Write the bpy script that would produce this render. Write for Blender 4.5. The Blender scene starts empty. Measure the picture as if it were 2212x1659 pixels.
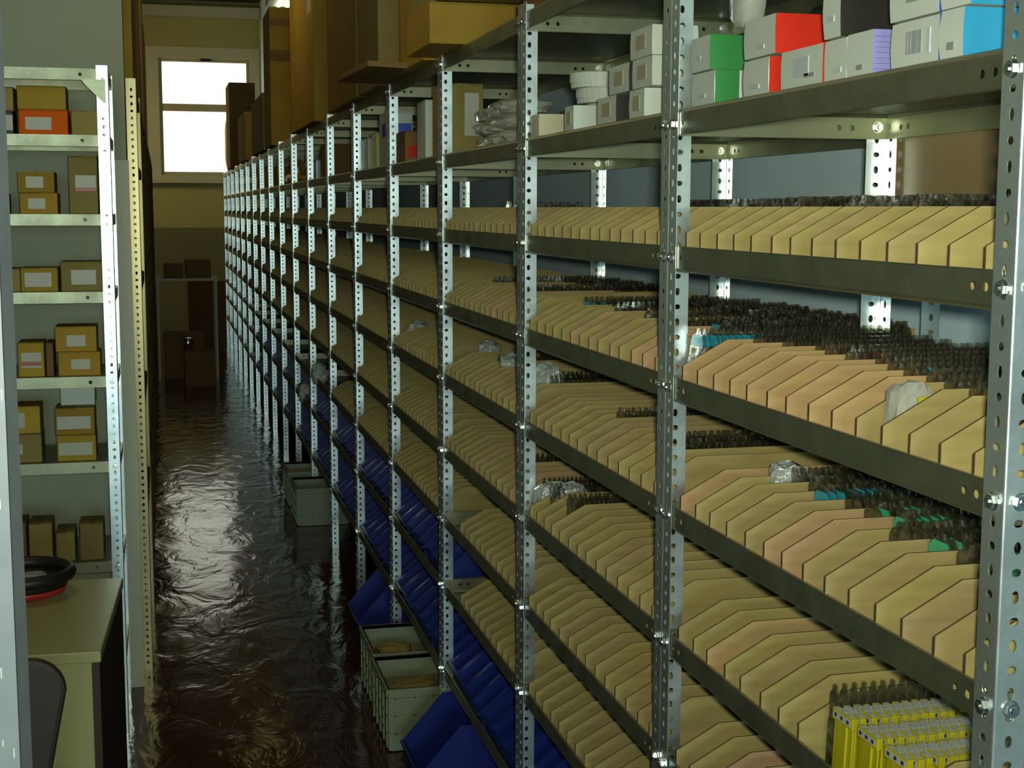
import bpy, math, random
from mathutils import Matrix, Vector
random.seed(7)
R = random.Random(11)
SC = bpy.context.scene
COL = SC.collection
PI = math.pi

# ------------------------------------------------------------------ camera
cd = bpy.data.cameras.new('camera')
cam = bpy.data.objects.new('camera', cd); COL.objects.link(cam)
ri = Vector((0.97029, -0.24180, 0.00304)); up = Vector((0.02705, 0.12076, 0.99231)); fw = Vector((0.24037, 0.96279, -0.12371))
ri.normalize(); up = (up - ri * up.dot(ri)).normalized(); bk = ri.cross(up)
m = Matrix((ri, up, bk)).transposed().to_4x4(); m.translation = (0, 0, 1.78)
cam.matrix_world = m
cd.sensor_width = 36.0; cd.lens = 3028.0 / 2212.0 * 36.0
cd.clip_start = 0.05; cd.clip_end = 200
SC.camera = cam
cd.dof.use_dof = False

# ------------------------------------------------------------------ world, exposure, large lights
SC.view_settings.view_transform = 'Standard'
SC.view_settings.look = 'None'
SC.view_settings.gamma = 1.0
SC.view_settings.use_curve_mapping = False
SC.view_settings.exposure = 0.0
w = bpy.data.worlds.new('daylight'); SC.world = w; w.use_nodes = True
bgn = w.node_tree.nodes['Background']
bgn.inputs[0].default_value = (1.0, 1.0, 0.84, 1); bgn.inputs[1].default_value = 1.5

def area(name, loc, target, sx, sy, energy, color, spread=180):
    l = bpy.data.lights.new(name, 'AREA'); l.shape = 'RECTANGLE'; l.size = sx; l.size_y = sy
    l.energy = energy; l.color = color; l.spread = math.radians(spread)
    o = bpy.data.objects.new(name, l); COL.objects.link(o); o.location = loc
    d = Vector(target) - Vector(loc); o.rotation_euler = d.to_track_quat('-Z', 'Y').to_euler()
    return o
# daylight through the window behind the photographer (fills that window's opening)
area('window_daylight', (-0.20, -5.33, 1.95), (0.2, 5.0, 1.75), 1.9, 1.35, 50, (0.62, 0.95, 1.0), 110)
# the camera's own flash, just above and to the right of the lens
area('camera_flash', (0.035, 0.0, 1.805), (0.62, 2.2, 1.93), 0.05, 0.03, 17, (0.97, 1.0, 0.78), 108)

# ------------------------------------------------------------------ materials
MATS = {}
def new_mat(name):
    mt = bpy.data.materials.new(name); mt.use_nodes = True
    return mt, mt.node_tree, mt.node_tree.nodes['Principled BSDF']
def basic(name, col, rough=0.6, metal=0.0, noise=0.0, nscale=8.0, bump=0.0, bscale=60.0, spec=0.5, vary=0.0, alpha=1.0, stretch=(1, 1, 1), coat=0.0):
    if name in MATS: return MATS[name]
    mt, nt, b = new_mat(name)
    N, L = nt.nodes, nt.links
    b.inputs['Base Color'].default_value = (*col, 1)
    b.inputs['Roughness'].default_value = rough
    b.inputs['Metallic'].default_value = metal
    b.inputs['Specular IOR Level'].default_value = spec
    b.inputs['Alpha'].default_value = alpha
    b.inputs['Coat Weight'].default_value = coat
    tc = N.new('ShaderNodeTexCoord'); mp = N.new('ShaderNodeMapping'); L.new(tc.outputs['Object'], mp.inputs[0])
    mp.inputs['Scale'].default_value = stretch
    src = None
    if noise > 0:
        nz = N.new('ShaderNodeTexNoise'); nz.inputs['Scale'].default_value = nscale; nz.inputs['Detail'].default_value = 5
        L.new(mp.outputs[0], nz.inputs['Vector'])
        hs = N.new('ShaderNodeHueSaturation'); hs.inputs['Color'].default_value = (*col, 1)
        mr = N.new('ShaderNodeMapRange'); mr.inputs[1].default_value = 0.3; mr.inputs[2].default_value = 0.7
        mr.inputs[3].default_value = 1 - noise; mr.inputs[4].default_value = 1 + noise
        L.new(nz.outputs[0], mr.inputs[0]); L.new(mr.outputs[0], hs.inputs['Value']); src = hs
    if vary > 0:
        oi = N.new('ShaderNodeObjectInfo')
        hs2 = N.new('ShaderNodeHueSaturation')
        if src: L.new(src.outputs[0], hs2.inputs['Color'])
        else: hs2.inputs['Color'].default_value = (*col, 1)
        mr2 = N.new('ShaderNodeMapRange'); mr2.inputs[3].default_value = 1 - vary; mr2.inputs[4].default_value = 1 + vary
        L.new(oi.outputs['Random'], mr2.inputs[0]); L.new(mr2.outputs[0], hs2.inputs['Value'])
        wn = N.new('ShaderNodeTexWhiteNoise'); wn.noise_dimensions = '1D'; L.new(oi.outputs['Random'], wn.inputs['W'])
        mr3 = N.new('ShaderNodeMapRange'); mr3.inputs[3].default_value = 0.5 - vary * 0.02; mr3.inputs[4].default_value = 0.5 + vary * 0.05
        L.new(wn.outputs[0], mr3.inputs[0]); L.new(mr3.outputs[0], hs2.inputs['Hue']); src = hs2
    if src: L.new(src.outputs[0], b.inputs['Base Color'])
    if bump > 0:
        nb = N.new('ShaderNodeTexNoise'); nb.inputs['Scale'].default_value = bscale; nb.inputs['Detail'].default_value = 3
        L.new(mp.outputs[0], nb.inputs['Vector'])
        bm_ = N.new('ShaderNodeBump'); bm_.inputs['Strength'].default_value = bump; bm_.inputs['Distance'].default_value = 0.01
        L.new(nb.outputs[0], bm_.inputs['Height']); L.new(bm_.outputs[0], b.inputs['Normal'])
    MATS[name] = mt
    return mt

def galvanised(name, col, rough, metal=0.9):
    mt, nt, b = new_mat(name); N, L = nt.nodes, nt.links
    tc = N.new('ShaderNodeTexCoord')
    v = N.new('ShaderNodeTexVoronoi'); v.inputs['Scale'].default_value = 130; L.new(tc.outputs['Object'], v.inputs['Vector'])
    nz = N.new('ShaderNodeTexNoise'); nz.inputs['Scale'].default_value = 9; nz.inputs['Detail'].default_value = 6; L.new(tc.outputs['Object'], nz.inputs['Vector'])
    mx = N.new('ShaderNodeMix'); mx.data_type = 'RGBA'
    mx.inputs[6].default_value = (*[c * 0.85 for c in col], 1); mx.inputs[7].default_value = (*[min(1, c * 1.08) for c in col], 1)
    ad = N.new('ShaderNodeMath'); ad.operation = 'MULTIPLY_ADD'; ad.inputs[1].default_value = 0.45; 
    L.new(v.outputs['Color'], ad.inputs[0]); 
    sb = N.new('ShaderNodeMath'); sb.operation = 'MULTIPLY'; sb.inputs[1].default_value = 0.7; L.new(nz.outputs[0], sb.inputs[0]); L.new(sb.outputs[0], ad.inputs[2])
    L.new(ad.outputs[0], mx.inputs[0]); L.new(mx.outputs[2], b.inputs['Base Color'])
    mr = N.new('ShaderNodeMapRange'); mr.inputs[1].default_value = 0.3; mr.inputs[2].default_value = 0.7; mr.inputs[3].default_value = rough - 0.06; mr.inputs[4].default_value = rough + 0.08
    L.new(nz.outputs[0], mr.inputs[0]); L.new(mr.outputs[0], b.inputs['Roughness'])
    b.inputs['Metallic'].default_value = metal
    bp = N.new('ShaderNodeBump'); bp.inputs['Strength'].default_value = 0.02; bp.inputs['Distance'].default_value = 0.003
    L.new(v.outputs['Distance'], bp.inputs['Height']); L.new(bp.outputs[0], b.inputs['Normal'])
    return mt
M_POST = galvanised('galvanised_post', (0.78, 0.88, 0.87), 0.30)
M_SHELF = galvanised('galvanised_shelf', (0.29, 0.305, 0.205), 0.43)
M_BOLT = basic('zinc_bolt', (0.8, 0.85, 0.85), 0.22, 1.0)

def wood_mat(pine=False):
    mt, nt, b = new_mat('divider_pine' if pine else 'divider_wood'); N, L = nt.nodes, nt.links
    tc = N.new('ShaderNodeTexCoord'); mp = N.new('ShaderNodeMapping'); mp.inputs['Scale'].default_value = (3, 3, 26)
    oi = N.new('ShaderNodeObjectInfo')
    cmb = N.new('ShaderNodeVectorMath'); cmb.operation = 'ADD'
    sc_ = N.new('ShaderNodeMath'); sc_.operation = 'MULTIPLY'; sc_.inputs[1].default_value = 37.0; L.new(oi.outputs['Random'], sc_.inputs[0])
    L.new(tc.outputs['Object'], cmb.inputs[0]); L.new(sc_.outputs[0], cmb.inputs[1]); L.new(cmb.outputs[0], mp.inputs[0])
    nz = N.new('ShaderNodeTexNoise'); nz.inputs['Scale'].default_value = 3.0; nz.inputs['Detail'].default_value = 6; L.new(mp.outputs[0], nz.inputs['Vector'])
    cr = N.new('ShaderNodeValToRGB'); e = cr.color_ramp
    e.elements[0].position = 0.0; e.elements[0].color = (0.27, 0.222, 0.078, 1)
    e.elements[1].position = 1.0; e.elements[1].color = (0.36, 0.225, 0.12, 1)
    for p, c in ((0.25, (0.29, 0.235, 0.080, 1)), (0.5, (0.275, 0.212, 0.084, 1)), (0.75, (0.31, 0.252, 0.092, 1)), (0.955, (0.27, 0.205, 0.088, 1))):
        x = e.elements.new(p); x.color = c
    if pine:
        for q in e.elements: q.color = (q.color[0] * 0.35 + 0.25, q.color[1] * 0.35 + 0.155, q.color[2] * 0.35 + 0.075, 1)
    L.new(oi.outputs['Random'], cr.inputs[0])
    hs = N.new('ShaderNodeHueSaturation'); mr = N.new('ShaderNodeMapRange'); mr.inputs[1].default_value = 0.3; mr.inputs[2].default_value = 0.7; mr.inputs[3].default_value = 0.88; mr.inputs[4].default_value = 1.1
    L.new(nz.outputs[0], mr.inputs[0]); L.new(mr.outputs[0], hs.inputs['Value']); L.new(cr.outputs[0], hs.inputs['Color']); L.new(hs.outputs[0], b.inputs['Base Color'])
    b.inputs['Roughness'].default_value = 0.72; b.inputs['Specular IOR Level'].default_value = 0.25
    return mt
M_WOOD = wood_mat()
M_PINE = wood_mat(True)
M_WOODEDGE = basic('divider_edge', (0.10, 0.055, 0.025), 0.8)

def floor_mat():
    mt, nt, b = new_mat('linoleum_floor'); N, L = nt.nodes, nt.links
    tc = N.new('ShaderNodeTexCoord')
    nz = N.new('ShaderNodeTexNoise'); nz.inputs['Scale'].default_value = 2.5; nz.inputs['Detail'].default_value = 5; L.new(tc.outputs['Object'], nz.inputs['Vector'])
    cr = N.new('ShaderNodeValToRGB'); cr.color_ramp.elements[0].color = (0.025, 0.008, 0.003, 1); cr.color_ramp.elements[1].color = (0.06, 0.018, 0.006, 1)
    L.new(nz.outputs[0], cr.inputs[0]); L.new(cr.outputs[0], b.inputs['Base Color'])
    b.inputs['Roughness'].default_value = 0.12; b.inputs['Specular IOR Level'].default_value = 0.7
    mp = N.new('ShaderNodeMapping'); mp.inputs['Scale'].default_value = (3.2, 2.0, 1); L.new(tc.outputs['Object'], mp.inputs[0])
    n2 = N.new('ShaderNodeTexNoise'); n2.inputs['Scale'].default_value = 1.8; n2.inputs['Detail'].default_value = 4; n2.inputs['Distortion'].default_value = 0.8; L.new(mp.outputs[0], n2.inputs['Vector'])
    bp = N.new('ShaderNodeBump'); bp.inputs['Strength'].default_value = 0.14; bp.inputs['Distance'].default_value = 0.05
    L.new(n2.outputs[0], bp.inputs['Height']); L.new(bp.outputs[0], b.inputs['Normal'])
    return mt
M_FLOOR = floor_mat()

def far_wall_mat():
    mt, nt, b = new_mat('far_wall_paint'); N, L = nt.nodes, nt.links
    tc = N.new('ShaderNodeTexCoord'); sp = N.new('ShaderNodeSeparateXYZ'); L.new(tc.outputs['Object'], sp.inputs[0])
    cr = N.new('ShaderNodeMath'); cr.operation = 'GREATER_THAN'; cr.inputs[1].default_value = 1.51; L.new(sp.outputs['Z'], cr.inputs[0])
    mx = N.new('ShaderNodeMix'); mx.data_type = 'RGBA'; mx.inputs[6].default_value = (0.17, 0.17, 0.085, 1); mx.inputs[7].default_value = (0.42, 0.40, 0.16, 1)
    L.new(cr.outputs[0], mx.inputs[0]); L.new(mx.outputs[2], b.inputs['Base Color']); b.inputs['Roughness'].default_value = 0.7
    return mt
M_FARWALL = far_wall_mat()
M_WALL = basic('painted_wall', (0.33, 0.36, 0.25), 0.85, noise=0.05, nscale=3, bump=0.05, bscale=90)
M_WALLR = basic('grey_wall', (0.60, 0.78, 0.88), 0.8, noise=0.04, nscale=3)
M_CEIL = basic('ceiling_paint', (0.10, 0.08, 0.05), 0.9)
M_CASING = basic('casing_paint', (0.55, 0.55, 0.42), 0.6)
M_FRAME = basic('window_frame_paint', (0.45, 0.40, 0.26), 0.5)
M_CARD = basic('cardboard', (0.36, 0.225, 0.03), 0.8, noise=0.10, nscale=6, vary=0.22, spec=0.2)
M_CARDD = basic('dark_cardboard', (0.20, 0.11, 0.04), 0.85, noise=0.10, nscale=6, vary=0.2, spec=0.2)
M_CARDL = basic('pale_cardboard', (0.26, 0.20, 0.065), 0.8, noise=0.08, nscale=7, vary=0.2, spec=0.2)
M_WHITE = basic('white_carton', (0.50, 0.56, 0.50), 0.55)
M_CREAM = basic('cream_carton', (0.50, 0.47, 0.32), 0.55)
M_GREY = basic('grey_print', (0.22, 0.24, 0.25), 0.6)
M_PALEG = basic('pale_grey_print', (0.42, 0.46, 0.50), 0.6)
M_LABEL = basic('paper_label', (0.42, 0.43, 0.34), 0.45)
M_LABELG = basic('grey_label', (0.36, 0.33, 0.22), 0.5)
M_RED = basic('red_carton', (0.52, 0.02, 0.006), 0.65, spec=0.2)
M_GREEN = basic('green_carton', (0.02, 0.20, 0.04), 0.5)
M_BLACK = basic('black_carton', (0.010, 0.007, 0.004), 0.5)
M_LAV = basic('lavender_carton', (0.22, 0.22, 0.50), 0.5)
M_LAVD = basic('lavender_line', (0.15, 0.15, 0.42), 0.5)
M_CYAN = basic('cyan_carton', (0.02, 0.26, 0.48), 0.5)
M_BLUE = basic('blue_print', (0.01, 0.06, 0.45), 0.5)
M_BIN = basic('blue_plastic', (0.005, 0.018, 0.15), 0.38, vary=0.1)
M_CRATE = basic('grey_plastic', (0.20, 0.22, 0.13), 0.5)
M_DESK = basic('desk_laminate', (0.40, 0.40, 0.17), 0.35)
M_CHAIR = basic('chair_shell', (0.030, 0.022, 0.014), 0.6)
M_UPRIGHT = basic('grey_painted_steel', (0.17, 0.195, 0.215), 0.4, noise=0.08, nscale=25)
M_BROWN = basic('hardboard', (0.28, 0.20, 0.09), 0.45, noise=0.05, nscale=5)
M_ORANGE = basic('orange_carton', (0.66, 0.11, 0.002), 0.7, spec=0.15)
M_YEL = basic('yellow_plastic', (0.40, 0.36, 0.008), 0.35)
M_TEXT = basic('dark_ink', (0.02, 0.03, 0.06), 0.6)
M_HOSE = basic('amber_hose', (0.50, 0.24, 0.01), 0.4)
M_RACKDIM = basic('dimmed_rack_steel', (0.10, 0.07, 0.025), 0.75, spec=0.15)  # left rack steel: its dimness is put into this dark colour

M_FILM = basic('glossy_film', (0.34, 0.37, 0.34), 0.16, spec=1.0, bump=0.9, bscale=70, coat=1.0)
M_POSTLIT = basic('warm_lit_post', (0.34, 0.29, 0.14), 0.36, 0.7)  # warm lamp light on the nearest left posts, put into the colour
M_DESKSHADE = basic('desk_side_shade', (0.045, 0.022, 0.008), 0.6)  # shade on the desk's sides is put into this colour
M_LTEAL = basic('teal_header', (0.02, 0.36, 0.50), 0.4)
M_LGREEN = basic('green_header', (0.05, 0.42, 0.20), 0.4)
M_LRED = basic('red_header', (0.40, 0.03, 0.02), 0.4)
M_TUBE, _nt, _b = new_mat('lit_tube'); _b.inputs['Emission Color'].default_value = (1, 0.95, 0.8, 1); _b.inputs['Emission Strength'].default_value = 6

def plastic_pack_mat():
    mt, nt, b = new_mat('clear_pack_plastic'); N, L = nt.nodes, nt.links
    b.inputs['Base Color'].default_value = (0.085, 0.08, 0.055, 1); b.inputs['Roughness'].default_value = 0.2; b.inputs['Coat Weight'].default_value = 1.0; b.inputs['Coat Roughness'].default_value = 0.12
    b.inputs['Specular IOR Level'].default_value = 1.0
    tr = N.new('ShaderNodeBsdfTransparent'); tr.inputs[0].default_value = (0.75, 0.75, 0.68, 1)
    tc = N.new('ShaderNodeTexCoord'); nz = N.new('ShaderNodeTexNoise'); nz.inputs['Scale'].default_value = 60
    L.new(tc.outputs['Object'], nz.inputs['Vector'])
    mr = N.new('ShaderNodeMapRange'); mr.inputs[1].default_value = 0.42; mr.inputs[2].default_value = 0.62; mr.inputs[3].default_value = 0.12; mr.inputs[4].default_value = 0.8
    L.new(nz.outputs[0], mr.inputs[0])
    bp = N.new('ShaderNodeBump'); bp.inputs['Strength'].default_value = 1.0; bp.inputs['Distance'].default_value = 0.006; L.new(nz.outputs[0], bp.inputs['Height']); L.new(bp.outputs[0], b.inputs['Normal'])
    mx = N.new('ShaderNodeMixShader'); L.new(mr.outputs[0], mx.inputs[0]); L.new(tr.outputs[0], mx.inputs[1]); L.new(b.outputs[0], mx.inputs[2])
    L.new(mx.outputs[0], N['Material Output'].inputs[0])
    return mt
M_PACK = plastic_pack_mat()
def bag_mat():
    mt, nt, b = new_mat('clear_bag_film'); N, L = nt.nodes, nt.links
    b.inputs['Base Color'].default_value = (0.5, 0.52, 0.45, 1); b.inputs['Roughness'].default_value = 0.12; b.inputs['Specular IOR Level'].default_value = 1.0
    tr = N.new('ShaderNodeBsdfTransparent')
    mx = N.new('ShaderNodeMixShader'); mx.inputs[0].default_value = 0.5
    L.new(tr.outputs[0], mx.inputs[1]); L.new(b.outputs[0], mx.inputs[2]); L.new(mx.outputs[0], N['Material Output'].inputs[0])
    return mt
M_BAG = bag_mat()
def glass_mat():
    mt, nt, b = new_mat('window_glass'); N, L = nt.nodes, nt.links
    tr = N.new('ShaderNodeBsdfTransparent'); gl = N.new('ShaderNodeBsdfGlossy'); gl.inputs['Roughness'].default_value = 0.02
    mx = N.new('ShaderNodeMixShader'); mx.inputs[0].default_value = 0.06
    L.new(tr.outputs[0], mx.inputs[1]); L.new(gl.outputs[0], mx.inputs[2]); L.new(mx.outputs[0], N['Material Output'].inputs[0])
    return mt
M_GLASS = glass_mat()

# ------------------------------------------------------------------ mesh helpers
class MB:
    def __init__(s): s.v = []; s.f = []; s.mi = []; s.mats = []
    def mid(s, m):
        if m not in s.mats: s.mats.append(m)
        return s.mats.index(m)
    def face(s, pts, m):
        i = len(s.v); s.v += [tuple(p) for p in pts]; s.f.append(tuple(range(i, i + len(pts)))); s.mi.append(s.mid(m))
    def box(s, a, b, m, mats=None):
        x0, y0, z0 = a; x1, y1, z1 = b
        i = len(s.v)
        s.v += [(x0, y0, z0), (x1, y0, z0), (x1, y1, z0), (x0, y1, z0), (x0, y0, z1), (x1, y0, z1), (x1, y1, z1), (x0, y1, z1)]
        fs = dict(bottom=(0, 3, 2, 1), top=(4, 5, 6, 7), near=(0, 1, 5, 4), right=(1, 2, 6, 5), far=(2, 3, 7, 6), left=(3, 0, 4, 7))
        for k, q in fs.items():
            s.f.append(tuple(i + j for j in q)); s.mi.append(s.mid((mats or {}).get(k, m)))
    def prism(s, prof, h0, h1, axis, m, capm=None):
        # prof: closed 2D polygon; axis 'x','y','z' extrusion
        n = len(prof); i = len(s.v)
        def P(p, h):
            return {'x': (h, p[0], p[1]), 'y': (p[0], h, p[1]), 'z': (p[0], p[1], h)}[axis]
        s.v += [P(p, h0) for p in prof] + [P(p, h1) for p in prof]
        for k in range(n):
            j = (k + 1) % n
            s.f.append((i + k, i + j, i + n + j, i + n + k)); s.mi.append(s.mid(m))
        s.f.append(tuple(i + k for k in reversed(range(n)))); s.mi.append(s.mid(capm or m))
        s.f.append(tuple(i + n + k for k in range(n))); s.mi.append(s.mid(capm or m))
    def lathe(s, prof, c, m, n=20, axis='z'):
        i = len(s.v); k = len(prof)
        for a in range(n):
            t = 2 * PI * a / n
            for r, h in prof:
                p = (r * math.cos(t), r * math.sin(t), h)
                if axis == 'x': p = (h, p[0], p[1])
                if axis == 'y': p = (p[0], h, p[1])
                s.v.append((c[0] + p[0], c[1] + p[1], c[2] + p[2]))
        for a in range(n):
            b = (a + 1) % n
            for q in range(k - 1):
                s.f.append((i + a * k + q, i + b * k + q, i + b * k + q + 1, i + a * k + q + 1)); s.mi.append(s.mid(m))
    def build(s, name, parent=None, loc=(0, 0, 0), rot=(0, 0, 0), smooth=False, bevel=0, fix=True):
        me = bpy.data.meshes.new(name); me.from_pydata(s.v, [], s.f)
        for mm in s.mats: me.materials.append(mm)
        for p, q in zip(me.polygons, s.mi): p.material_index = q; p.use_smooth = smooth
        me.validate()
        if fix:
            import bmesh
            b = bmesh.new(); b.from_mesh(me); bmesh.ops.remove_doubles(b, verts=b.verts, dist=1e-5)
            bmesh.ops.recalc_face_normals(b, faces=b.faces); b.to_mesh(me); b.free()
        o = bpy.data.objects.new(name, me); COL.objects.link(o); o.location = loc; o.rotation_euler = rot
        if parent: o.parent = parent
        if bevel:
            bv = o.modifiers.new('bevel', 'BEVEL'); bv.width = bevel; bv.segments = 2; bv.limit_method = 'ANGLE'
        return o
def tag(o, label, cat, group=None, kind=None):
    if label: o['label'] = label
    if cat: o['category'] = cat
    if group: o['group'] = group
    if kind: o['kind'] = kind
    return o
def empty(name, loc, rz, label, cat, group=None):
    o = bpy.data.objects.new(name, None); COL.objects.link(o); o.location = loc; o.rotation_euler = (0, 0, rz); o.empty_display_size = 0.1
    return tag(o, label, cat, group)
def struct(name, mb, **k):
    o = mb.build(name, **k); o['kind'] = 'structure'; return o
def copy_tree(o, parent=None):
    c = o.copy(); COL.objects.link(c)
    if parent: c.parent = parent
    for ch in o.children: copy_tree(ch, c)
    return c

# panel with holes: origin, u, v directions, thickness dir n
def holed_panel(mb, o, u, v, n, U, V, holes, m, t=0.0018):
    o, u, v, n = Vector(o), Vector(u), Vector(v), Vector(n)
    def ring(c, cell, hole):
        u0, u1, v0, v1 = cell; cu, cv, hw, hh = hole
        outer = [(u0, v0), ((u0 + u1) / 2, v0), (u1, v0), (u1, (v0 + v1) / 2), (u1, v1), ((u0 + u1) / 2, v1), (u0, v1), (u0, (v0 + v1) / 2)]
        k = 0.72
        inner = [(cu - hw * k, cv - hh * k), (cu, cv - hh), (cu + hw * k, cv - hh * k), (cu + hw, cv), (cu + hw * k, cv + hh * k), (cu, cv + hh), (cu - hw * k, cv + hh * k), (cu - hw, cv)]
        for s in (0, 1):
            d = n * (t * s); I = len(mb.v)
            mb.v += [tuple(o + u * p[0] + v * p[1] + d) for p in outer] + [tuple(o + u * p[0] + v * p[1] + d) for p in inner]
            for q in range(8):
                r = (q + 1) % 8; fc = (I + q, I + r, I + 8 + r, I + 8 + q)
                mb.f.append(fc if s == 0 else tuple(reversed(fc))); mb.mi.append(mb.mid(m))
        I0, I1 = len(mb.v) - 32, len(mb.v) - 16
        for q in range(8):
            r = (q + 1) % 8; mb.f.append((I0 + 8 + q, I0 + 8 + r, I1 + 8 + r, I1 + 8 + q)); mb.mi.append(mb.mid(m))
    def plain(u0, u1):
        for s in (0, 1):
            d = n * (t * s); I = len(mb.v)
            mb.v += [tuple(o + u * a + v * b + d) for a, b in ((u0, 0), (u1, 0), (u1, V), (u0, V))]
            fc = (I, I + 1, I + 2, I + 3); mb.f.append(fc if s == 0 else tuple(reversed(fc))); mb.mi.append(mb.mid(m))
    pos = 0.0
    for (c, cv, hw, hh, half) in holes:
        if c - half > pos + 1e-6: plain(pos, c - half)
        ring(None, (c - half, c + half, 0, V), (c, cv, hw, hh)); pos = c + half
    if pos < U - 1e-6: plain(pos, U)
    for a, b in (((0, 0), (U, 0)), ((0, V), (U, V)), ((0, 0), (0, V)), ((U, 0), (U, V))):
        I = len(mb.v)
        mb.v += [tuple(o + u * a[0] + v * a[1]), tuple(o + u * b[0] + v * b[1]), tuple(o + u * b[0] + v * b[1] + n * t), tuple(o + u * a[0] + v * a[1] + n * t)]
        mb.f.append((I, I + 1, I + 2, I + 3)); mb.mi.append(mb.mid(m))

# ------------------------------------------------------------------ the room
FAR = 20.3; CEIL = 4.62; XR = 1.42; XL = -3.2; YB = -5.5; WY = 5.27
b = MB(); b.box((XL, YB, -0.05), (XR, FAR, 0), M_FLOOR); struct('floor', b)
b = MB(); b.box((XL, YB, CEIL), (XR + 0.12, FAR, CEIL + 0.1), M_CEIL); struct('ceiling', b)
b = MB(); b.box((XR, YB, 0), (XR + 0.12, FAR, CEIL), M_WALLR); struct('wall_right', b)
b = MB(); b.box((XL - 0.12, YB, 0), (XL, FAR, CEIL), M_WALL); struct('wall_left', b)
def wall_with_hole(name, y0, y1, x0, x1, hx0, hx1, hz0, hz1, m):
    b = MB(); b.box((x0, y0, 0), (hx0, y1, CEIL), m); b.box((hx1, y0, 0), (x1, y1, CEIL), m)
    b.box((hx0, y0, 0), (hx1, y1, hz0), m); b.box((hx0, y0, hz1), (hx1, y1, CEIL), m)
    return struct(name, b, fix=False)
wall_with_hole('wall_far', FAR, FAR + 0.25, XL, XR + 0.12, 0.03, 1.27, 2.24, 3.84, M_FARWALL)
wall_with_hole('wall_back', YB - 0.2, YB, XL, XR + 0.12, -1.20, 0.80, 1.25, 2.65, M_WALL)
# cross wall on the left with a wooden batten on its free end
b = MB(); b.box((XL, WY, 0), (-0.112, WY + 0.13, CEIL), M_WALL); struct('wall_divider', b)
b = MB(); b.box((-0.163, WY - 0.012, 0), (-0.104, WY - 0.001, 1.95), M_CASING); struct('trim_1', b)
# far window
def window(name, x0, x1, z0, z1, y, bars, depth=0.06, m=M_FRAME, fw_=0.05):
    r = MB(); 
    r.box((x0, y, z0), (x0 + fw_, y + depth, z1), m); r.box((x1 - fw_, y, z0), (x1, y + depth, z1), m)
    r.box((x0 + fw_, y, z0), (x1 - fw_, y + depth, z0 + fw_), m); r.box((x0 + fw_, y, z1 - fw_), (x1 - fw_, y + depth, z1), m)
    for zz, hh in bars: r.box((x0 + fw_, y, zz), (x1 - fw_, y + depth, zz + hh), m)
    o = struct(name, r, fix=False)
    g = MB(); g.box((x0 + fw_, y + depth * 0.45, z0 + fw_), (x1 - fw_, y + depth * 0.55, z1 - fw_), M_GLASS)
    g.build('glass_pane', parent=o)
    return o
w1 = window('window_1', 0.03, 1.27, 2.24, 3.84, FAR + 0.03, [(3.12, 0.10)], m=M_FRAME, fw_=0.045)
h = MB(); h.box((0.60, FAR - 0.02, 3.80), (0.74, FAR + 0.03, 3.835), M_BLACK); h.build('latch', parent=w1)
window('window_2', -1.20, 0.80, 1.25, 2.65, YB - 0.14, [], m=M_CASING)
b = MB()
b.box((-0.13, FAR - 0.03, 2.10), (0.03, FAR, 3.99), M_CASING); b.box((1.27, FAR - 0.03, 2.10), (1.41, FAR, 3.99), M_CASING)
b.box((0.03, FAR - 0.03, 3.84), (1.27, FAR, 3.99), M_CASING); struct('trim_2', b, fix=False)
b = MB(); b.box((-0.2, FAR - 0.10, 2.13), (1.41, FAR - 0.031, 2.235), M_CASING); struct('trim_3', b)
b = MB(); b.box((-3.1, FAR - 0.22, 4.38), (1.41, FAR - 0.001, 4.52), M_CASING); struct('trim_4', b)

# ceiling tube lights
def tube_light(x, y, z, label, energy, L=1.3, col=(1.0, 0.76, 0.28), w_=0.16):
    t = empty('ceiling_light', (x, y, z), 0, label, 'ceiling light', 'tube lights above the aisle')
    b = MB(); b.box((-w_ / 2, -L / 2, 0.02), (w_ / 2, L / 2, 0.07), M_CASING); b.build('housing', t, bevel=0.004)
    for s in (-0.04, 0.04):
        b = MB(); b.lathe([(0.0, -L / 2 + 0.03), (0.013, -L / 2 + 0.03), (0.013, L / 2 - 0.03), (0.0, L / 2 - 0.03)], (s, 0, 0.002), M_TUBE, 10, 'y'); b.build('tube', t, smooth=True)
    b = MB()
    for yy in (-L / 3, L / 3): b.box((-0.006, yy - 0.006, 0.07), (0.006, yy + 0.006, CEIL - z), M_CASING)
    b.build('hanger', t)
    a = area('tube_glow', (x, y, z - 0.02), (x + 1.6, y, z - 1.6), w_, L, energy, col); return t
tube_light(-0.35, 3.9, 3.35, 'twin tube ceiling light hanging over the near end of the aisle', 4)
tube_light(-0.2, 8.3, 3.55, 'twin tube ceiling light hanging over the middle of the aisle', 17)
tube_light(1.15, 12.9, 3.62, 'white tube light seen just above the tall cartons by the far window', 2.5, L=1.2, w_=0.3)

tube_light(-1.7, 18.3, 3.6, 'added tube light, unseen behind the left racks, to brighten the window wall', 30)  # added light, out of view, that brightens the far wall
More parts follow.
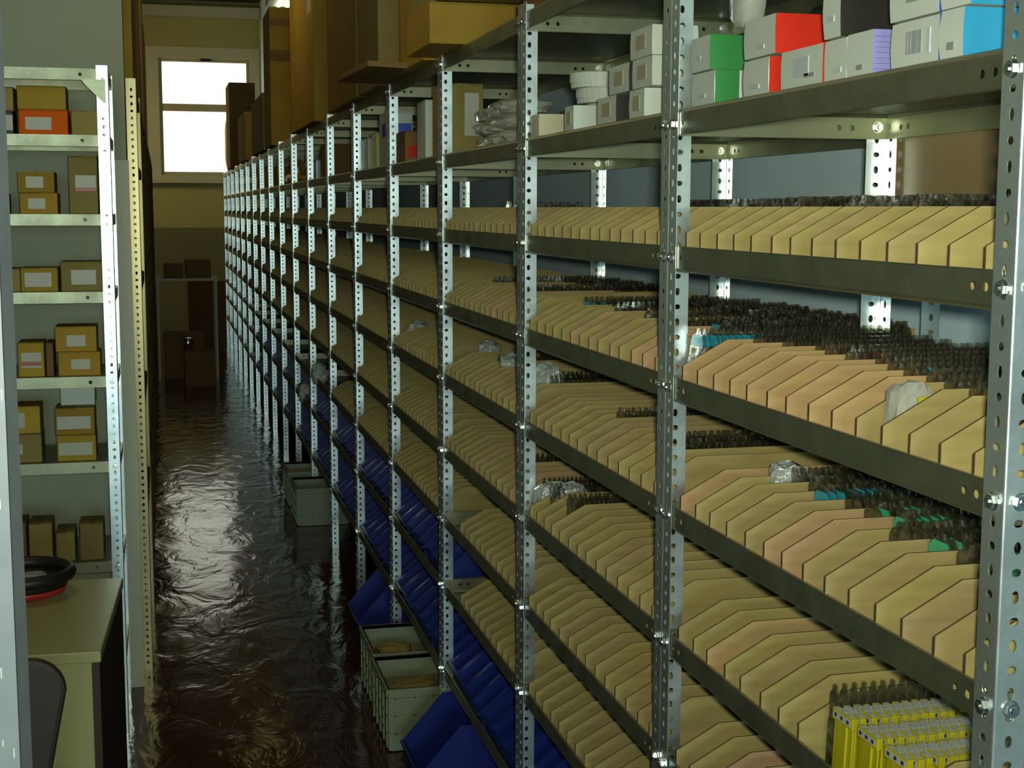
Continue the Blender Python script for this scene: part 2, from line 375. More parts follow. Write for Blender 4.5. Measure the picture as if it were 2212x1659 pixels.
# ------------------------------------------------------------------ the long rack
AX = 0.8312; Z0 = 1.246; CAMH = 1.78
LV = {'top': 0.432, 0: 0.1409, 1: -0.0788, 2: -0.2989, 3: -0.5196, 4: -0.7453, 5: -0.9655, 6: -1.1819, 7: -1.4563, 8: -1.66}
LZ = {k: v + CAMH for k, v in LV.items()}
W = 0.038; T = 0.0012; PH = 2.255
def post_mb(sx, sy, H=PH, holes=True, g=0.0005):
    """L upright, corner at origin, flange along sy*y in plane x=0 and web along sx*x in plane y=0"""
    b = MB(); rr = 0.0025
    hs = []
    if holes:
        p = 0.026; k = 0; z = 0.03
        while z < H - 0.02:
            a = k % 2
            hs.append((z, 0.0185, 0.0042 if a else 0.0042, 0.0036 if a else 0.0036, p / 2)); k += 1; z += p
    # holes are given along height: u = z, v = across
    def hl(alt):
        out = []
        for i, (z, c, hu, hv, half) in enumerate(hs):
            if (i + alt) % 2: out.append((z, c - rr, 0.0070, 0.0044, half))
            else: out.append((z, c - rr, 0.0046, 0.0058, half))
        return out
    holed_panel(b, (0, sy * (rr + g), 0), (0, 0, 1), (0, sy, 0), (sx, 0, 0), H, W - rr, hl(0), M_POST, T)
    holed_panel(b, (sx * rr, sy * g, 0), (0, 0, 1), (sx, 0, 0), (0, sy, 0), H, W - rr, hl(1), M_POST, T)
    pts = [(rr - rr * math.sin(a), rr - rr * math.cos(a)) for a in [0, PI / 8, PI / 4, 3 * PI / 8, PI / 2]]
    for (a, c), (d, e) in zip(pts[:-1], pts[1:]):
        b.face([(sx * a, sy * (c + g), 0), (sx * d, sy * (e + g), 0), (sx * d, sy * (e + g), H), (sx * a, sy * (c + g), H)], M_POST)
    return b
POST_ME = {}
def post(parent, corner, D, sx, sy, x, y, tone=None):
    key = (sx, sy, tone.name if tone else '')
    if key not in POST_ME:
        pm = post_mb(sx, sy)
        if tone: pm.mats = [tone]
        o = pm.build('post', fix=True); POST_ME[key] = o.data; o.parent = parent; o.location = (x, y, 0); return o
    o = bpy.data.objects.new('post', POST_ME[key]); COL.objects.link(o); o.parent = parent; o.location = (x, y, 0); return o

LIPH = 0.0178
def shelf_mb(D, up_, L=1.0):
    b = MB(); e = 0.0022; x0, x1, y0, y1 = e, D - e, e + 0.0005, L - e - 0.0005
    m = M_SHELF; s = 1 if up_ else -1
    zb = -LIPH * s            # plate side
    zf = LIPH * s             # free side
    bv = 0.0065
    zp = zb - s * bv          # plate height
    # plate
    b.box((x0 + bv, y0 + bv * 0.5, min(zp, zp + s * 0.001)), (x1 - bv, y1 - bv * 0.5, max(zp, zp + s * 0.001)), m)
    # front / back lips with end slots, bent corner strip
    hol = [(0.052, LIPH, 0.0055, 0.0052, 0.011), (0.076, LIPH, 0.0055, 0.0052, 0.011), (L - 0.082, LIPH, 0.0055, 0.0052, 0.011), (L - 0.058, LIPH, 0.0055, 0.0052, 0.011)]
    for xx, dx in ((x0, 1), (x1, -1)):
        holed_panel(b, (xx, y0, -LIPH), (0, 1, 0), (0, 0, 1), (dx, 0, 0), y1 - y0, 2 * LIPH, hol, m, 0.001)
        for q0, q1, r0, r1 in ((0, 0.0025, 0, 0.004), (0.0025, bv, 0.004, bv)):
            b.face([(xx + dx * q0, y0, zb - s * r0), (xx + dx * q0, y1, zb - s * r0), (xx + dx * q1, y1, zb - s * r1), (xx + dx * q1, y0, zb - s * r1)], m)
        b.box((min(xx, xx + dx * 0.005), y0, zf - 0.0006), (max(xx, xx + dx * 0.005), y1, zf + 0.0006), m)
    hs = [(0.06, LIPH, 0.0055, 0.0052, 0.011), (0.085, LIPH, 0.0055, 0.0052, 0.011), (D - 0.095, LIPH, 0.0055, 0.0052, 0.011), (D - 0.07, LIPH, 0.0055, 0.0052, 0.011)]
    for yy, dy in ((y0, 1), (y1, -1)):
        holed_panel(b, (x0, yy, -LIPH), (1, 0, 0), (0, 0, 1), (0, dy, 0), x1 - x0, 2 * LIPH, hs, m, 0.001)
        b.face([(x0, yy, zb), (x1, yy, zb), (x1 - bv, yy + dy * bv * .5, zp), (x0 + bv, yy + dy * bv * .5, zp)], m)
        b.box((x0, min(yy, yy + dy * 0.005), zf - 0.0006), (x1, max(yy, yy + dy * 0.005), zf + 0.0006), m)
    if abs(D - 0.4) < 1e-3 or True:   # stiffening rib under / on the plate
        b.box((D * 0.5 - 0.02, y0 + 0.05, zp - 0.0015), (D * 0.5 + 0.02, y1 - 0.05, zp + 0.0001), m)
    return b
SHELF_ME = {}
def shelf(parent, D, up_, z, L=1.0, tone=None):
    key = (round(D, 3), up_, tone is None)
    if key not in SHELF_ME:
        mbx = shelf_mb(D, up_)
        if tone: mbx.mats = [tone]
        o = mbx.build('shelf', fix=False); SHELF_ME[key] = o.data
    else:
        o = bpy.data.objects.new('shelf', SHELF_ME[key]); COL.objects.link(o)
    o.parent = parent; o.location = (0, 0, z); return o
def bolt_mb():
    b = MB()
    hexa = [(0.0082 * math.cos(k * PI / 3), 0.0082 * math.sin(k * PI / 3)) for k in range(6)]
    b.prism(hexa, -0.0065, -0.0008, 'x', M_BOLT)
    b.lathe([(0.0, -0.0085), (0.0035, -0.0085), (0.0042, -0.0075), (0.0042, -0.006)], (0, 0, 0), M_BOLT, 10, 'x')
    b.lathe([(0.0, -0.0012), (0.0098, -0.0012), (0.0098, -0.0001), (0, -0.0001)], (0, 0, 0), M_BOLT, 14, 'x')
    return b
BOLT_ME = None
def bolt(parent, x, y, z, rz=0):
    global BOLT_ME
    if BOLT_ME is None:
        o = bolt_mb().build('bolt', fix=True); BOLT_ME = o.data
    else:
        o = bpy.data.objects.new('bolt', BOLT_ME); COL.objects.link(o)
    o.parent = parent; o.location = (x, y, z); o.rotation_euler = (R.uniform(0, 1), 0, rz)
    return o
ORD = ['zeroth', 'first', 'second', 'third', 'fourth', 'fifth', 'sixth', 'seventh', 'eighth', 'ninth', 'tenth', 'eleventh', 'twelfth', 'thirteenth', 'fourteenth', 'fifteenth', 'sixteenth', 'seventeenth', 'eighteenth']
def unit(x, y, rz, D, label, group, bolts, levels, up_levels, tone=None):
    u = empty('shelving_unit', (x, y, 0), rz, label, 'shelving unit', group)
    pp = (M_POSTLIT if y < 6.6 else M_RACKDIM) if tone else None  # left rack: nearest posts coloured as lit, the others as dim
    ps = [post(u, 0, D, 1, 1, 0, 0, pp), post(u, 0, D, 1, -1, 0, 1.0, pp), post(u, 0, D, -1, 1, D, 0, pp), post(u, 0, D, -1, -1, D, 1.0, pp)]
    for k in levels: shelf(u, D, k in up_levels, LZ[k], 1.0, tone)
    if bolts:
        for k in levels:
            bolt(ps[0], 0, 0.0185, LZ[k]); bolt(ps[1], 0, -0.0185, LZ[k])
            if bolts > 1:
                bolt(ps[0], 0.0185, 0.0, LZ[k] + 0.002, PI / 2)
                bolt(ps[3], -0.0185, -0.0025, LZ[k] + 0.002, PI / 2)
    return u
UP = {1, 2, 3, 4, 5, 6, 7, 8}
NB = 18; DEP = {}
for i in range(NB):
    D = 0.400 if i == 0 else 0.520; DEP[i] = D
    if i == 0: lab = 'nearest bay of the long galvanised steel rack, its end upright at the right edge'
    elif i < 17: lab = '%s bay of the long galvanised steel rack on the right, counted from the camera' % ORD[i + 1]
    else: lab = 'last and farthest bay of the long steel rack, beside the window wall'
    unit(AX, Z0 + i, 0, D, lab, 'bays of the long steel rack', 2 if i < 3 else (1 if i < 6 else 0), ['top'] + list(range(8)), UP)

# ------------------------------------------------------------------ wooden dividers
TH = 0.0034
def divider_prof(D):
    x0, x1 = 0.0045, D - 0.012; zb, zt = -0.0225, 0.084; zf = 0.042
    return [(x0, zb), (x1, zb), (x1, zt), (x0 + 0.078, zt), (x0, zf)]
DIV_ME = {}
def divider_mesh(D, pine=False):
    k = (round(D, 3), pine)
    if k not in DIV_ME:
        b = MB(); b.prism([(p[0], p[1]) for p in divider_prof(D)], -TH / 2, TH / 2, 'y', M_WOODEDGE, M_PINE if pine else M_WOOD)
        o = b.build('wooden_divider', fix=True); DIV_ME[k] = o.data; bpy.data.objects.remove(o)
    return DIV_ME[k]
SN = {0: 'second shelf from the top', 1: 'third shelf from the top', 2: 'fourth shelf from the top', 3: 'fifth shelf from the top', 4: 'sixth shelf from the top', 5: 'seventh shelf from the top', 6: 'eighth shelf from the top', 7: 'ninth shelf from the top'}
BN = lambda i: 'nearest bay' if i == 0 else ORD[i + 1] + ' bay'
nd = 0; stuff = MB()
order = [(i, s) for i in range(NB) for s in (1, 2, 3, 4, 5, 6)]
NOEXIST = {}
for i, s in order:
    if s == 6 and i > 2: continue
    if s == 5 and i > 5: continue
    D = DEP[i]
    for j in range(14):
        yy = Z0 + i + 0.0655 + j * 0.0665 + R.uniform(-0.004, 0.004)
        if s == 4 and i == 0 and j in (3, 4, 5): continue      # the yellow packs stand here
        if i == 2 and s in (5, 6) and j > 10: continue          # bare tray at the far end of the third bay
        if i >= 3 and R.random() < 0.06: continue
        if i >= 7 and s >= 4 and R.random() < 0.5: continue
        if nd < 300:
            pine = (i == 0 and s == 2 and j >= 5) or (i, s, j) in ((0, 4, 11), (0, 3, 13), (1, 2, 2))
            o = bpy.data.objects.new('wooden_divider', divider_mesh(D, pine)); COL.objects.link(o)
            o.location = (AX + R.uniform(0, 0.002), yy, LZ[s]); o.rotation_euler = (R.uniform(-0.012, 0.012), 0, R.uniform(-0.004, 0.004))
            tag(o, '%s clipped-corner divider on %s of %s' % ('peach-toned pine' if pine else 'tan fibreboard', SN[s], BN(i)), 'divider', '%sdividers on the %s, %s' % ('peach ' if pine else '', SN[s], BN(i))); nd += 1
        else:
            prof = [(p[0] + AX, p[1] + LZ[s]) for p in divider_prof(D)]
            stuff.prism(prof, yy - TH / 2, yy + TH / 2, 'y', M_WOODEDGE, M_WOOD)
o = stuff.build('wooden_dividers', fix=False); tag(o, 'rows of tan divider boards fading away down the far bays of the long rack', 'dividers', None, 'stuff')

# ------------------------------------------------------------------ blister packs standing between the dividers
def pack_mb(hdr):
    b = MB(); w2 = 0.025; t = 0.0016
    b.prism([(-w2, 0), (w2, 0), (w2, 0.104), (w2 * 0.8, 0.112), (w2 * 0.4, 0.116), (w2 * 0.3, 0.124), (-w2 * 0.3, 0.124), (-w2 * 0.4, 0.116), (-w2 * 0.8, 0.112), (-w2, 0.104)], -t, t, 'x', M_PACK)
    b.prism([(-0.017, 0.006), (0.017, 0.006), (0.017, 0.074), (-0.017, 0.074)], -t - 0.0035, -t, 'x', M_PACK)
    if hdr: b.prism([(-w2 * 0.93, 0.094), (w2 * 0.93, 0.094), (w2 * 0.93, 0.104), (w2 * 0.6, 0.1125), (-w2 * 0.6, 0.1125), (-w2 * 0.93, 0.104)], -t - 0.0006, t + 0.0006, 'x', hdr)
    if hdr is M_LTEAL: b.box((-t - 0.0042, -0.018, 0.010), (-t - 0.0034, 0.018, 0.070), hdr)
    return b
HD = {'none': None, 'teal': M_LTEAL, 'green': M_LGREEN, 'red': M_LRED}
PK = {}
for k, mm in HD.items():
    o = pack_mb(mm).build('blister_pack', fix=True); PK[k] = o.data; bpy.data.objects.remove(o)
np_ = 0; pstuff = MB()
def add_pack(i, s, x, y, kind, rotx, tilt, n300):
    global np_
    if np_ < n300:
        o = bpy.data.objects.new('blister_pack', PK[kind]); COL.objects.link(o)
        o.location = (x, y, LZ[s] - 0.0228); o.rotation_euler = (0, tilt, rotx)
        cn = {'none': 'dark clear plastic', 'teal': 'blue-headed clear plastic', 'green': 'green-headed clear plastic', 'red': 'red-headed clear plastic'}[kind]
        tag(o, '%s blister pack filed between dividers, %s, %s' % (cn, SN[s], BN(i)), 'blister pack', '%s packs, %s, %s' % (kind if kind != 'none' else 'dark', SN[s], BN(i)))
        np_ += 1
    else:
        me = PK[kind]; I = len(pstuff.v); ct, st = math.cos(tilt), math.sin(tilt)
        for v in me.vertices: pstuff.v.append((v.co.x * ct + v.co.z * st + x, v.co.y + y, v.co.z * ct - v.co.x * st + LZ[s] - 0.0228))
        for p in me.polygons:
            pstuff.f.append(tuple(I + q for q in p.vertices)); pstuff.mi.append(pstuff.mid(me.materials[p.material_index]))
rows = []   # (bay, shelf, slot, x_start, x_end, kind)
# slot 14 is the far end of the bay
for j, (xs, kd) in {14: (0.03, 'teal'), 13: (0.13, 'none'), 12: (0.15, 'none'), 11: (0.17, 'none'), 10: (0.16, 'none'), 9: (0.15, 'red'), 8: (0.17, 'none'), 7: (0.15, 'none'), 6: (0.14, 'teal'), 5: (0.14, 'none'), 4: (0.12, 'none'), 3: (0.12, 'none'), 2: (0.10, 'none'), 1: (0.09, 'none'), 0: (0.1, 'none')}.items():
    rows.append((0, 2, j, xs, 0.37, kd))
for j, (xs, kd) in {12: (0.16, 'none'), 11: (0.17, 'none'), 10: (0.15, 'teal'), 9: (0.17, 'none'), 8: (0.16, 'green'), 7: (0.17, 'green'), 6: (0.12, 'none'), 5: (0.14, 'green'), 4: (0.15, 'green'), 3: (0.16, 'green')}.items():
    rows.append((0, 3, j, xs, 0.34, kd))
for j in range(15): rows.append((0, 1, j, 0.20 if j % 3 else 0.15, 0.37, 'none'))
for j, kd in ((12, 'teal'), (11, 'none'), (9, 'none'), (6, 'none'), (3, 'none'), (2, 'teal'), (1, 'none')): rows.append((1, 2, j, 0.12 + 0.02 * (j % 3), 0.42, kd))
for j in range(13):
    if j not in (12, 11, 9): rows.append((1, 2, j, 0.30, 0.47, 'none'))
    rows.append((1, 1, j, 0.27 if j % 4 else 0.33, 0.47, 'none'))
    if j > 3: rows.append((2, 2, j, 0.34, 0.47, 'none'))
for j in (3, 2, 8): rows.append((1, 3, j, 0.10, 0.30, 'none'))
for j, kd in ((14, 'red'), (13, 'none'), (11, 'none')): rows.append((1, 4, j, 0.06, 0.26, kd))
for j, s in ((2, 3), (3, 3), (10, 3), (12, 2), (5, 2), (4, 4), (9, 1)): rows.append((2, s, j, 0.12, 0.34, 'none'))
for (i, s, j, xs, xe, kd) in rows:
    x = xs; yy = Z0 + i + 0.0655 + (j - 0.5) * 0.0665 if j < 14 else Z0 + i + 0.962
    if j == 0: yy = Z0 + i + 0.036
    tilt = R.uniform(-0.06, 0.12)
    while x < xe:
        add_pack(i, s, AX + x, yy + R.uniform(-0.002, 0.002), kd if (R.random() < 0.5 or (j == 14 and kd == 'teal')) else 'none', R.uniform(-0.06, 0.06), tilt + R.uniform(-0.02, 0.02), 300)
        x += R.uniform(0.010, 0.014)
o = pstuff.build('blister_packs', fix=False); tag(o, 'remaining clear blister packs filed between dividers, deeper and farther back', 'blister packs', None, 'stuff')

# yellow-headed packs in the nearest bay
def yellow_pack(lab):
    r = empty('yellow_pack', (0, 0, 0), 0, lab, 'blister pack', 'yellow packs')
    b = MB(); w2 = 0.027; b.prism([(-w2 * .45, 0), (w2 * .45, 0), (w2 * .45, 0.0839), (-w2 * .45, 0.0839)], -0.004, 0.004, 'x', M_YEL)
    b.box((-0.0015, -w2 * .92, 0.0), (0.0015, w2 * .92, 0.0839), M_YEL); b.build('body', r, bevel=0.0012)
    b = MB(); b.prism([(-w2, 0.084), (w2, 0.084), (w2, 0.100), (-w2, 0.100)], -0.0045, 0.0045, 'x', M_YEL); b.build('header', r, bevel=0.001)
    b = MB(); b.box((-0.0051, -w2 * 0.86, 0.0875), (-0.0046, w2 * 0.86, 0.0972), M_LABEL)
    b.box((-0.0034, -w2 * 0.86, 0.1001), (0.0034, w2 * 0.86, 0.1006), M_LABEL)
    for k in (-0.6, 0.0, 0.6):
        b.box((-0.0026, w2 * k - 0.003, 0.1007), (0.0026, w2 * k + 0.003, 0.1010), M_PALEG)
        b.box((-0.0055, w2 * k - 0.003, 0.090), (-0.0052, w2 * k + 0.003, 0.0948), M_TEXT)
    b.build('label', r)
    b = MB(); b.prism([(-w2 * .5, 0.1002), (w2 * .5, 0.1002), (w2 * .2, 0.108), (-w2 * .2, 0.108)], 0.0036, 0.0044, 'x', M_BAG); b.build('hang_tab', r)
    return r
first = None
for j, nn in ((5, 14), (4, 14), (3, 15)):
    yy = {5: 1.646, 4: 1.577, 3: 1.505}[j]
    pos = {5: 'far', 4: 'middle', 3: 'near'}[j]
    for k in range(nn):
        lab = 'yellow-backed blister pack with pale label, %s row of the yellow packs' % pos
        lab += ', at the very front' if k == 0 else ''
        if first is None: first = yellow_pack(lab); o = first
        else:
            o = copy_tree(first); o['label'] = lab
        o['group'] = 'yellow packs, %s row' % pos
        o.location = (AX + 0.038 + k * 0.0145 + R.uniform(-0.001, 0.001), yy + R.uniform(-0.002, 0.002), LZ[4] - 0.0228); o.rotation_euler = (0, 0.04, R.uniform(-0.05, 0.05))
for k in range(18):
    o = bpy.data.objects.new('blister_pack', PK['none']); COL.objects.link(o); o.scale = (1, 0.5, 1)
    o.location = (AX + 0.045 + 0.0145 * k, 1.690, LZ[4] - 0.0228); o.rotation_euler = (0, 0.03, R.uniform(-0.05, 0.05))
    tag(o, 'narrow smoky blister pack in the row just beyond the yellow packs', 'blister pack', 'smoky packs beyond the yellow ones')
# a fallen pack with yellow and blue label leaning on a divider, 3rd slot
def bag_mb(sx, sy, sz, seed, m=M_BAG, nx=7, ny=7, amp=0.12):
    """crumpled closed pouch"""
    rr = random.Random(seed); b = MB(); rows_ = []
    N = 12; K = 8
    for k in range(K + 1):
        ph = -PI / 2 + PI * k / K; ring = []
        for a in range(N):
            t = 2 * PI * a / N
            ce = math.cos(ph); r_ = 1 + rr.uniform(-amp, amp)
            cx = math.copysign(abs(math.cos(t)) ** 0.6, math.cos(t)); cy = math.copysign(abs(math.sin(t)) ** 0.6, math.sin(t))
            ring.append((sx / 2 * cx * abs(ce) ** 0.5 * r_, sy / 2 * cy * abs(ce) ** 0.5 * r_, sz / 2 * (math.copysign(abs(math.sin(ph)) ** 0.7, ph)) * (1 + rr.uniform(-amp, amp) * .6) + sz / 2))
        rows_.append(ring)
    i = len(b.v)
    for r_ in rows_: b.v += r_
    for k in range(K):
        for a in range(N):
            c = (a + 1) % N; b.f.append((i + k * N + a, i + k * N + c, i + (k + 1) * N + c, i + (k + 1) * N + a)); b.mi.append(b.mid(m))
    return b
r = empty('blister_pack', (AX + 0.060, Z0 + 0.30, LZ[2] - 0.018), 0, 'loose clear pack with yellow and blue label leaning between two dividers', 'blister pack')
b = bag_mb(0.055, 0.05, 0.108, 3, M_BAG); b.build('pouch', r, smooth=False)
b = MB(); b.box((-0.004, -0.030, 0.083), (0.024, -0.0275, 0.092), M_YEL); b.box((-0.010, -0.030, 0.070), (0.018, -0.0275, 0.0825), M_LABEL)
b.box((-0.006, -0.0306, 0.073), (0.012, -0.030, 0.079), M_LTEAL); b.build('label', r)
# crumpled foil pouches at the front of slots
for (i, s, yo, xo, sz, lab) in ((1, 4, 0.955, 0.045, 0.115, 'silvery pouch at the front of the sixth shelf beside a post'), (1, 4, 0.895, 0.085, 0.122, 'second silvery pouch on the sixth shelf of the second bay'),
                               (0, 3, 0.86, 0.15, 0.125, 'shiny clear pouch on the fifth shelf of the nearest bay'), (2, 3, 0.20, 0.10, 0.15, 'glinting pouch on the fifth shelf, near end of the third bay'),
                               (2, 3, 0.57, 0.10, 0.135, 'glinting pouch on the fifth shelf, middle of the third bay'), (3, 3, 0.10, 0.16, 0.125, 'glinting pouch on the fifth shelf, near end of the fourth bay'), (3, 3, 0.93, 0.08, 0.125, 'glinting pouch on the fifth shelf, far end of the fourth bay'),
                               (6, 5, 0.66, 0.0, 0.12, 'glinting pouch low in the seventh bay'), (7, 6, 0.48, 0.0, 0.12, 'glinting pouch low in the eighth bay')):
    o = bag_mb(0.085, 0.05, sz, int(sz * 1000 + i + s), M_FILM, amp=0.2).build('plastic_pouch', loc=(AX + 0.02 + xo, Z0 + i + yo, LZ[s] - 0.0225)); tag(o, lab, 'pouch', 'glossy pouches among the dividers')

# ------------------------------------------------------------------ cartons on the second shelf (level 0)
ZC = LZ[0] + LIPH + 0.0065 + 0.0005
def carton(name, y0, y1, x0, wx, z0, h, m, near, label, cat='box', group=None, prints=(), mats=None, bow=0.0018, far=None):
    """y0 nearer the camera, y1 farther; aisle face at x0"""
    r = empty(name, ((x0 + wx / 2), (y0 + y1) / 2, z0), 0, label, cat, group)
    L = y1 - y0; K = 6; b = MB(); i = 0
    ringl = []
    for k in range(K + 1):
        q = bow * math.sin(PI * k / K); z = h * k / K
        ringl.append([(-wx / 2 - q, -L / 2 - q, z), (wx / 2 + q, -L / 2 - q, z), (wx / 2 + q, L / 2 + q * 0.2, z), (-wx / 2 - q, L / 2 + q * .2, z)])
    for rg in ringl: b.v += rg
    fm = [near, m, m, m]
    for k in range(K):
        for a in range(4):
            c = (a + 1) % 4; b.f.append((k * 4 + a, k * 4 + c, k * 4 + 4 + c, k * 4 + 4 + a)); b.mi.append(b.mid(fm[a]))
    b.f.append((3, 2, 1, 0)); b.mi.append(b.mid(m)); b.f.append((K * 4, K * 4 + 1, K * 4 + 2, K * 4 + 3)); b.mi.append(b.mid(m))
    b.build('carton_body', r, bevel=0.0)
    for (nm, face, a0, a1, z_0, z_1, mm) in prints:
        p = MB(); e = bow + 0.0006
        if face == 'a':  # aisle face; a along y from near end
            p.box((-wx / 2 - e - 0.0004, -L / 2 + a0, z_0), (-wx / 2 - bow * 0.6, -L / 2 + a1, z_1), mm)
        else:
            p.box((-wx / 2 + a0, -L / 2 - e - 0.0004, z_0), (-wx / 2 + a1, -L / 2 - bow * 0.6, z_1), mm)
        p.build(nm, r)
    return r
H1 = 0.0525; F = AX + 0.020
def barcode(L, a0, a1, z0, z1, n=9):
    out = []; x = a0; st = (a1 - a0) / (n * 2)
    for k in range(n): out.append(('barcode_bar', 'a', x, x + st * R.choice((0.7, 1.0, 1.5)), z0, z1, M_GREY)); x += st * 2
    return out
g0 = 'white cartons in the nearest bay'
# bottom row far -> near
carton('carton', 2.100, 2.196, F, 0.085, ZC, H1, M_WHITE, M_WHITE, 'white carton with green end band, bottom row beside the second upright', 'box', g0, [('printed_text', 'a', 0.035, 0.065, 0.012, 0.018, M_PALEG), ('colour_band', 'n', 0.0, 0.040, 0.0, H1, M_GREEN)])
carton('carton', 1.897, 1.985, F, 0.085, ZC, H1, M_WHITE, M_WHITE, 'white carton with a narrow red end band, bottom row', 'box', g0, [('printed_text', 'a', 0.03, 0.06, 0.010, 0.016, M_PALEG), ('colour_band', 'n', 0.0, 0.030, 0.0, H1, M_RED)])
carton('carton', 1.727, 1.855, F, 0.085, ZC, H1, M_WHITE, M_RED, 'long white carton with a pale grey printed label, bottom row under the red carton', 'box', g0, [('printed_label', 'a', 0.04, 0.085, 0.014, 0.040, M_PALEG), ('printed_text', 'a', 0.022, 0.052, 0.012, 0.017, M_GREY)], bow=0.001)
carton('carton', 1.661, 1.721, F + 0.0, 0.085, ZC, H1, M_WHITE, M_WHITE, 'short white carton between the long white one and the lavender one', 'box', g0, [('printed_text', 'a', 0.012, 0.032, 0.010, 0.017, M_PALEG)], bow=0.001)
lp = [('printed_text', 'a', 0.022, 0.038, 0.008, 0.014, M_GREY)] + [('printed_line', 'n', 0.001, 0.060, 0.006 + 0.0065 * k, 0.0068 + 0.0065 * k, M_LAVD) for k in range(7)]
carton('carton', 1.592, 1.658, F, 0.080, ZC, 0.054, M_WHITE, M_LAV, 'white carton with a lavender ruled end, bottom row', 'box', g0, lp)
carton('carton', 1.441, 1.546, F, 0.085, ZC, H1, M_WHITE, M_BLUE, 'white carton with a large barcode and blue end, bottom row', 'box', g0, barcode(0, 0.035, 0.070, 0.014, 0.040) + [('printed_text', 'a', 0.016, 0.022, 0.012, 0.040, M_PALEG)])
carton('carton', 1.391, 1.437, F, 0.085, ZC, 0.054, M_WHITE, M_CYAN, 'carton with a bright cyan end, bottom row beside the end upright', 'box', g0, [('printed_text', 'a', 0.014, 0.028, 0.010, 0.018, M_GREY)], bow=0.003)
Z2 = ZC + 0.0555
carton('carton', 2.120, 2.200, F - 0.001, 0.085, Z2, 0.054, M_WHITE, M_GREEN, 'carton with a wide green end, upper row beside the second upright', 'box', g0, [('printed_text', 'a', 0.035, 0.055, 0.018, 0.024, M_PALEG)])
carton('carton', 1.877, 1.985, F, 0.090, Z2, 0.055, M_WHITE, M_RED, 'carton with a wide red end, upper row', 'box', g0, [('printed_text', 'a', 0.035, 0.06, 0.010, 0.016, M_PALEG)])
carton('carton', 1.679, 1.725, F, 0.090, Z2, 0.075, M_WHITE, M_BLACK, 'tall carton with a black end, upper row', 'box', g0, [('printed_text', 'a', 0.014, 0.030, 0.020, 0.028, M_PALEG)], bow=0.003)
carton('carton', 1.443, 1.552, F, 0.085, Z2, 0.057, M_WHITE, M_BLUE, 'white carton with a large barcode, upper row under the top shelf', 'box', g0, barcode(0, 0.035, 0.070, 0.018, 0.045))
carton('carton', 1.380, 1.438, F, 0.085, Z2, 0.054, M_WHITE, M_CYAN, 'carton with a cyan end, upper row beside the end upright', 'box', g0, [('printed_text', 'a', 0.014, 0.028, 0.010, 0.018, M_GREY)], bow=0.003)
# clear bag lying on the green carton, dark case behind
o = bag_mb(0.05, 0.07, 0.12, 5, M_BAG, amp=0.12).build('plastic_bag', loc=(F + 0.03, 2.045, Z2 + 0.0555), smooth=True); tag(o, 'clear plastic bag standing between the green and the red carton', 'bag')
t = empty('black_case', (AX + 0.26, 2.08, ZC), 0, 'black case standing behind the green carton', 'case')
b = MB(); b.box((-0.07, -0.05, 0), (0.08, 0.05, 0.16), M_BLACK); b.build('body', t, bevel=0.012)
b = MB(); b.box((-0.055, -0.0535, 0.03), (-0.045, -0.0508, 0.12), M_PALEG); b.build('spine_print', t)
# second bay cartons
g1 = 'small cartons in the second bay'
def lab(L): return [('printed_label', 'a', L * 0.28, L * 0.72, 0.014, 0.040, M_LABELG)]
for (yn, yf, wx, z, near, wm, label) in (
    (3.159, 3.235, 0.062, 0, M_CREAM, M_CREAM, 'cream carton standing right beside the third upright'),
    (2.880, 2.945, 0.056, 0, M_WHITE, M_WHITE, 'white carton with a tan labelled side, second from the third upright'),
    (2.594, 2.712, 0.09, 0, M_BLACK, M_WHITE, 'labelled white carton with a black end, bottom row of the second bay'),
    (2.432, 2.515, 0.085, 0, M_WHITE, M_WHITE, 'labelled white carton at the bottom of the stack of three'),
    (2.519, 2.637, 0.085, 1, M_BLACK, M_WHITE, 'labelled white carton with a black end, middle row of the second bay'),
    (2.392, 2.499, 0.085, 1, M_WHITE, M_WHITE, 'labelled white carton in the middle of the stack of three'),
    (2.395, 2.512, 0.085, 2, M_WHITE, M_WHITE, 'labelled white carton on top of the stack of three')):
    L = yf - yn
    carton('carton', yn, yf, F, wx, ZC + z * 0.0535, 0.052, wm, near, label, 'box', g1, lab(L) if near is not M_CREAM else [], bow=0.0012)
# flat round tins behind
for k, (xx, zz) in enumerate(((AX + 0.17, 0), (AX + 0.17, 0.034), (AX + 0.15, 0.068), (AX + 0.13, 0.102))):
    t = empty('round_tin', (xx, 3.02 + 0.01 * k, ZC + zz), 0, 'flat white round tin, %s in the pile behind the cream carton' % ['lowest', 'second from bottom', 'third from bottom', 'topmost'][k], 'tin', 'flat white tins')
    r0 = 0.075 - 0.008 * (k == 3)
    b = MB(); b.lathe([(0, 0), (r0 - 0.003, 0), (r0 - 0.002, 0.022), (0, 0.022)], (0, 0, 0), M_WHITE, 32); b.build('base', t, smooth=False)
    b = MB(); b.lathe([(r0, 0.012), (r0, 0.031), (r0 - 0.002, 0.033), (0, 0.033)], (0, 0, 0), M_WHITE, 32); b.build('lid', t, smooth=False)
# brown sheet behind the nearest bay, resting on the third shelf
b = MB(); b.box((0, 0, 0), (0.012, 0.74, 0.36), M_BROWN); o = b.build('hardboard_panel', loc=(AX + 0.408, Z0 + 0.235, LZ[1] - 0.03)); tag(o, 'plain brown hardboard sheet standing behind the nearest bay under the second shelf', 'panel')
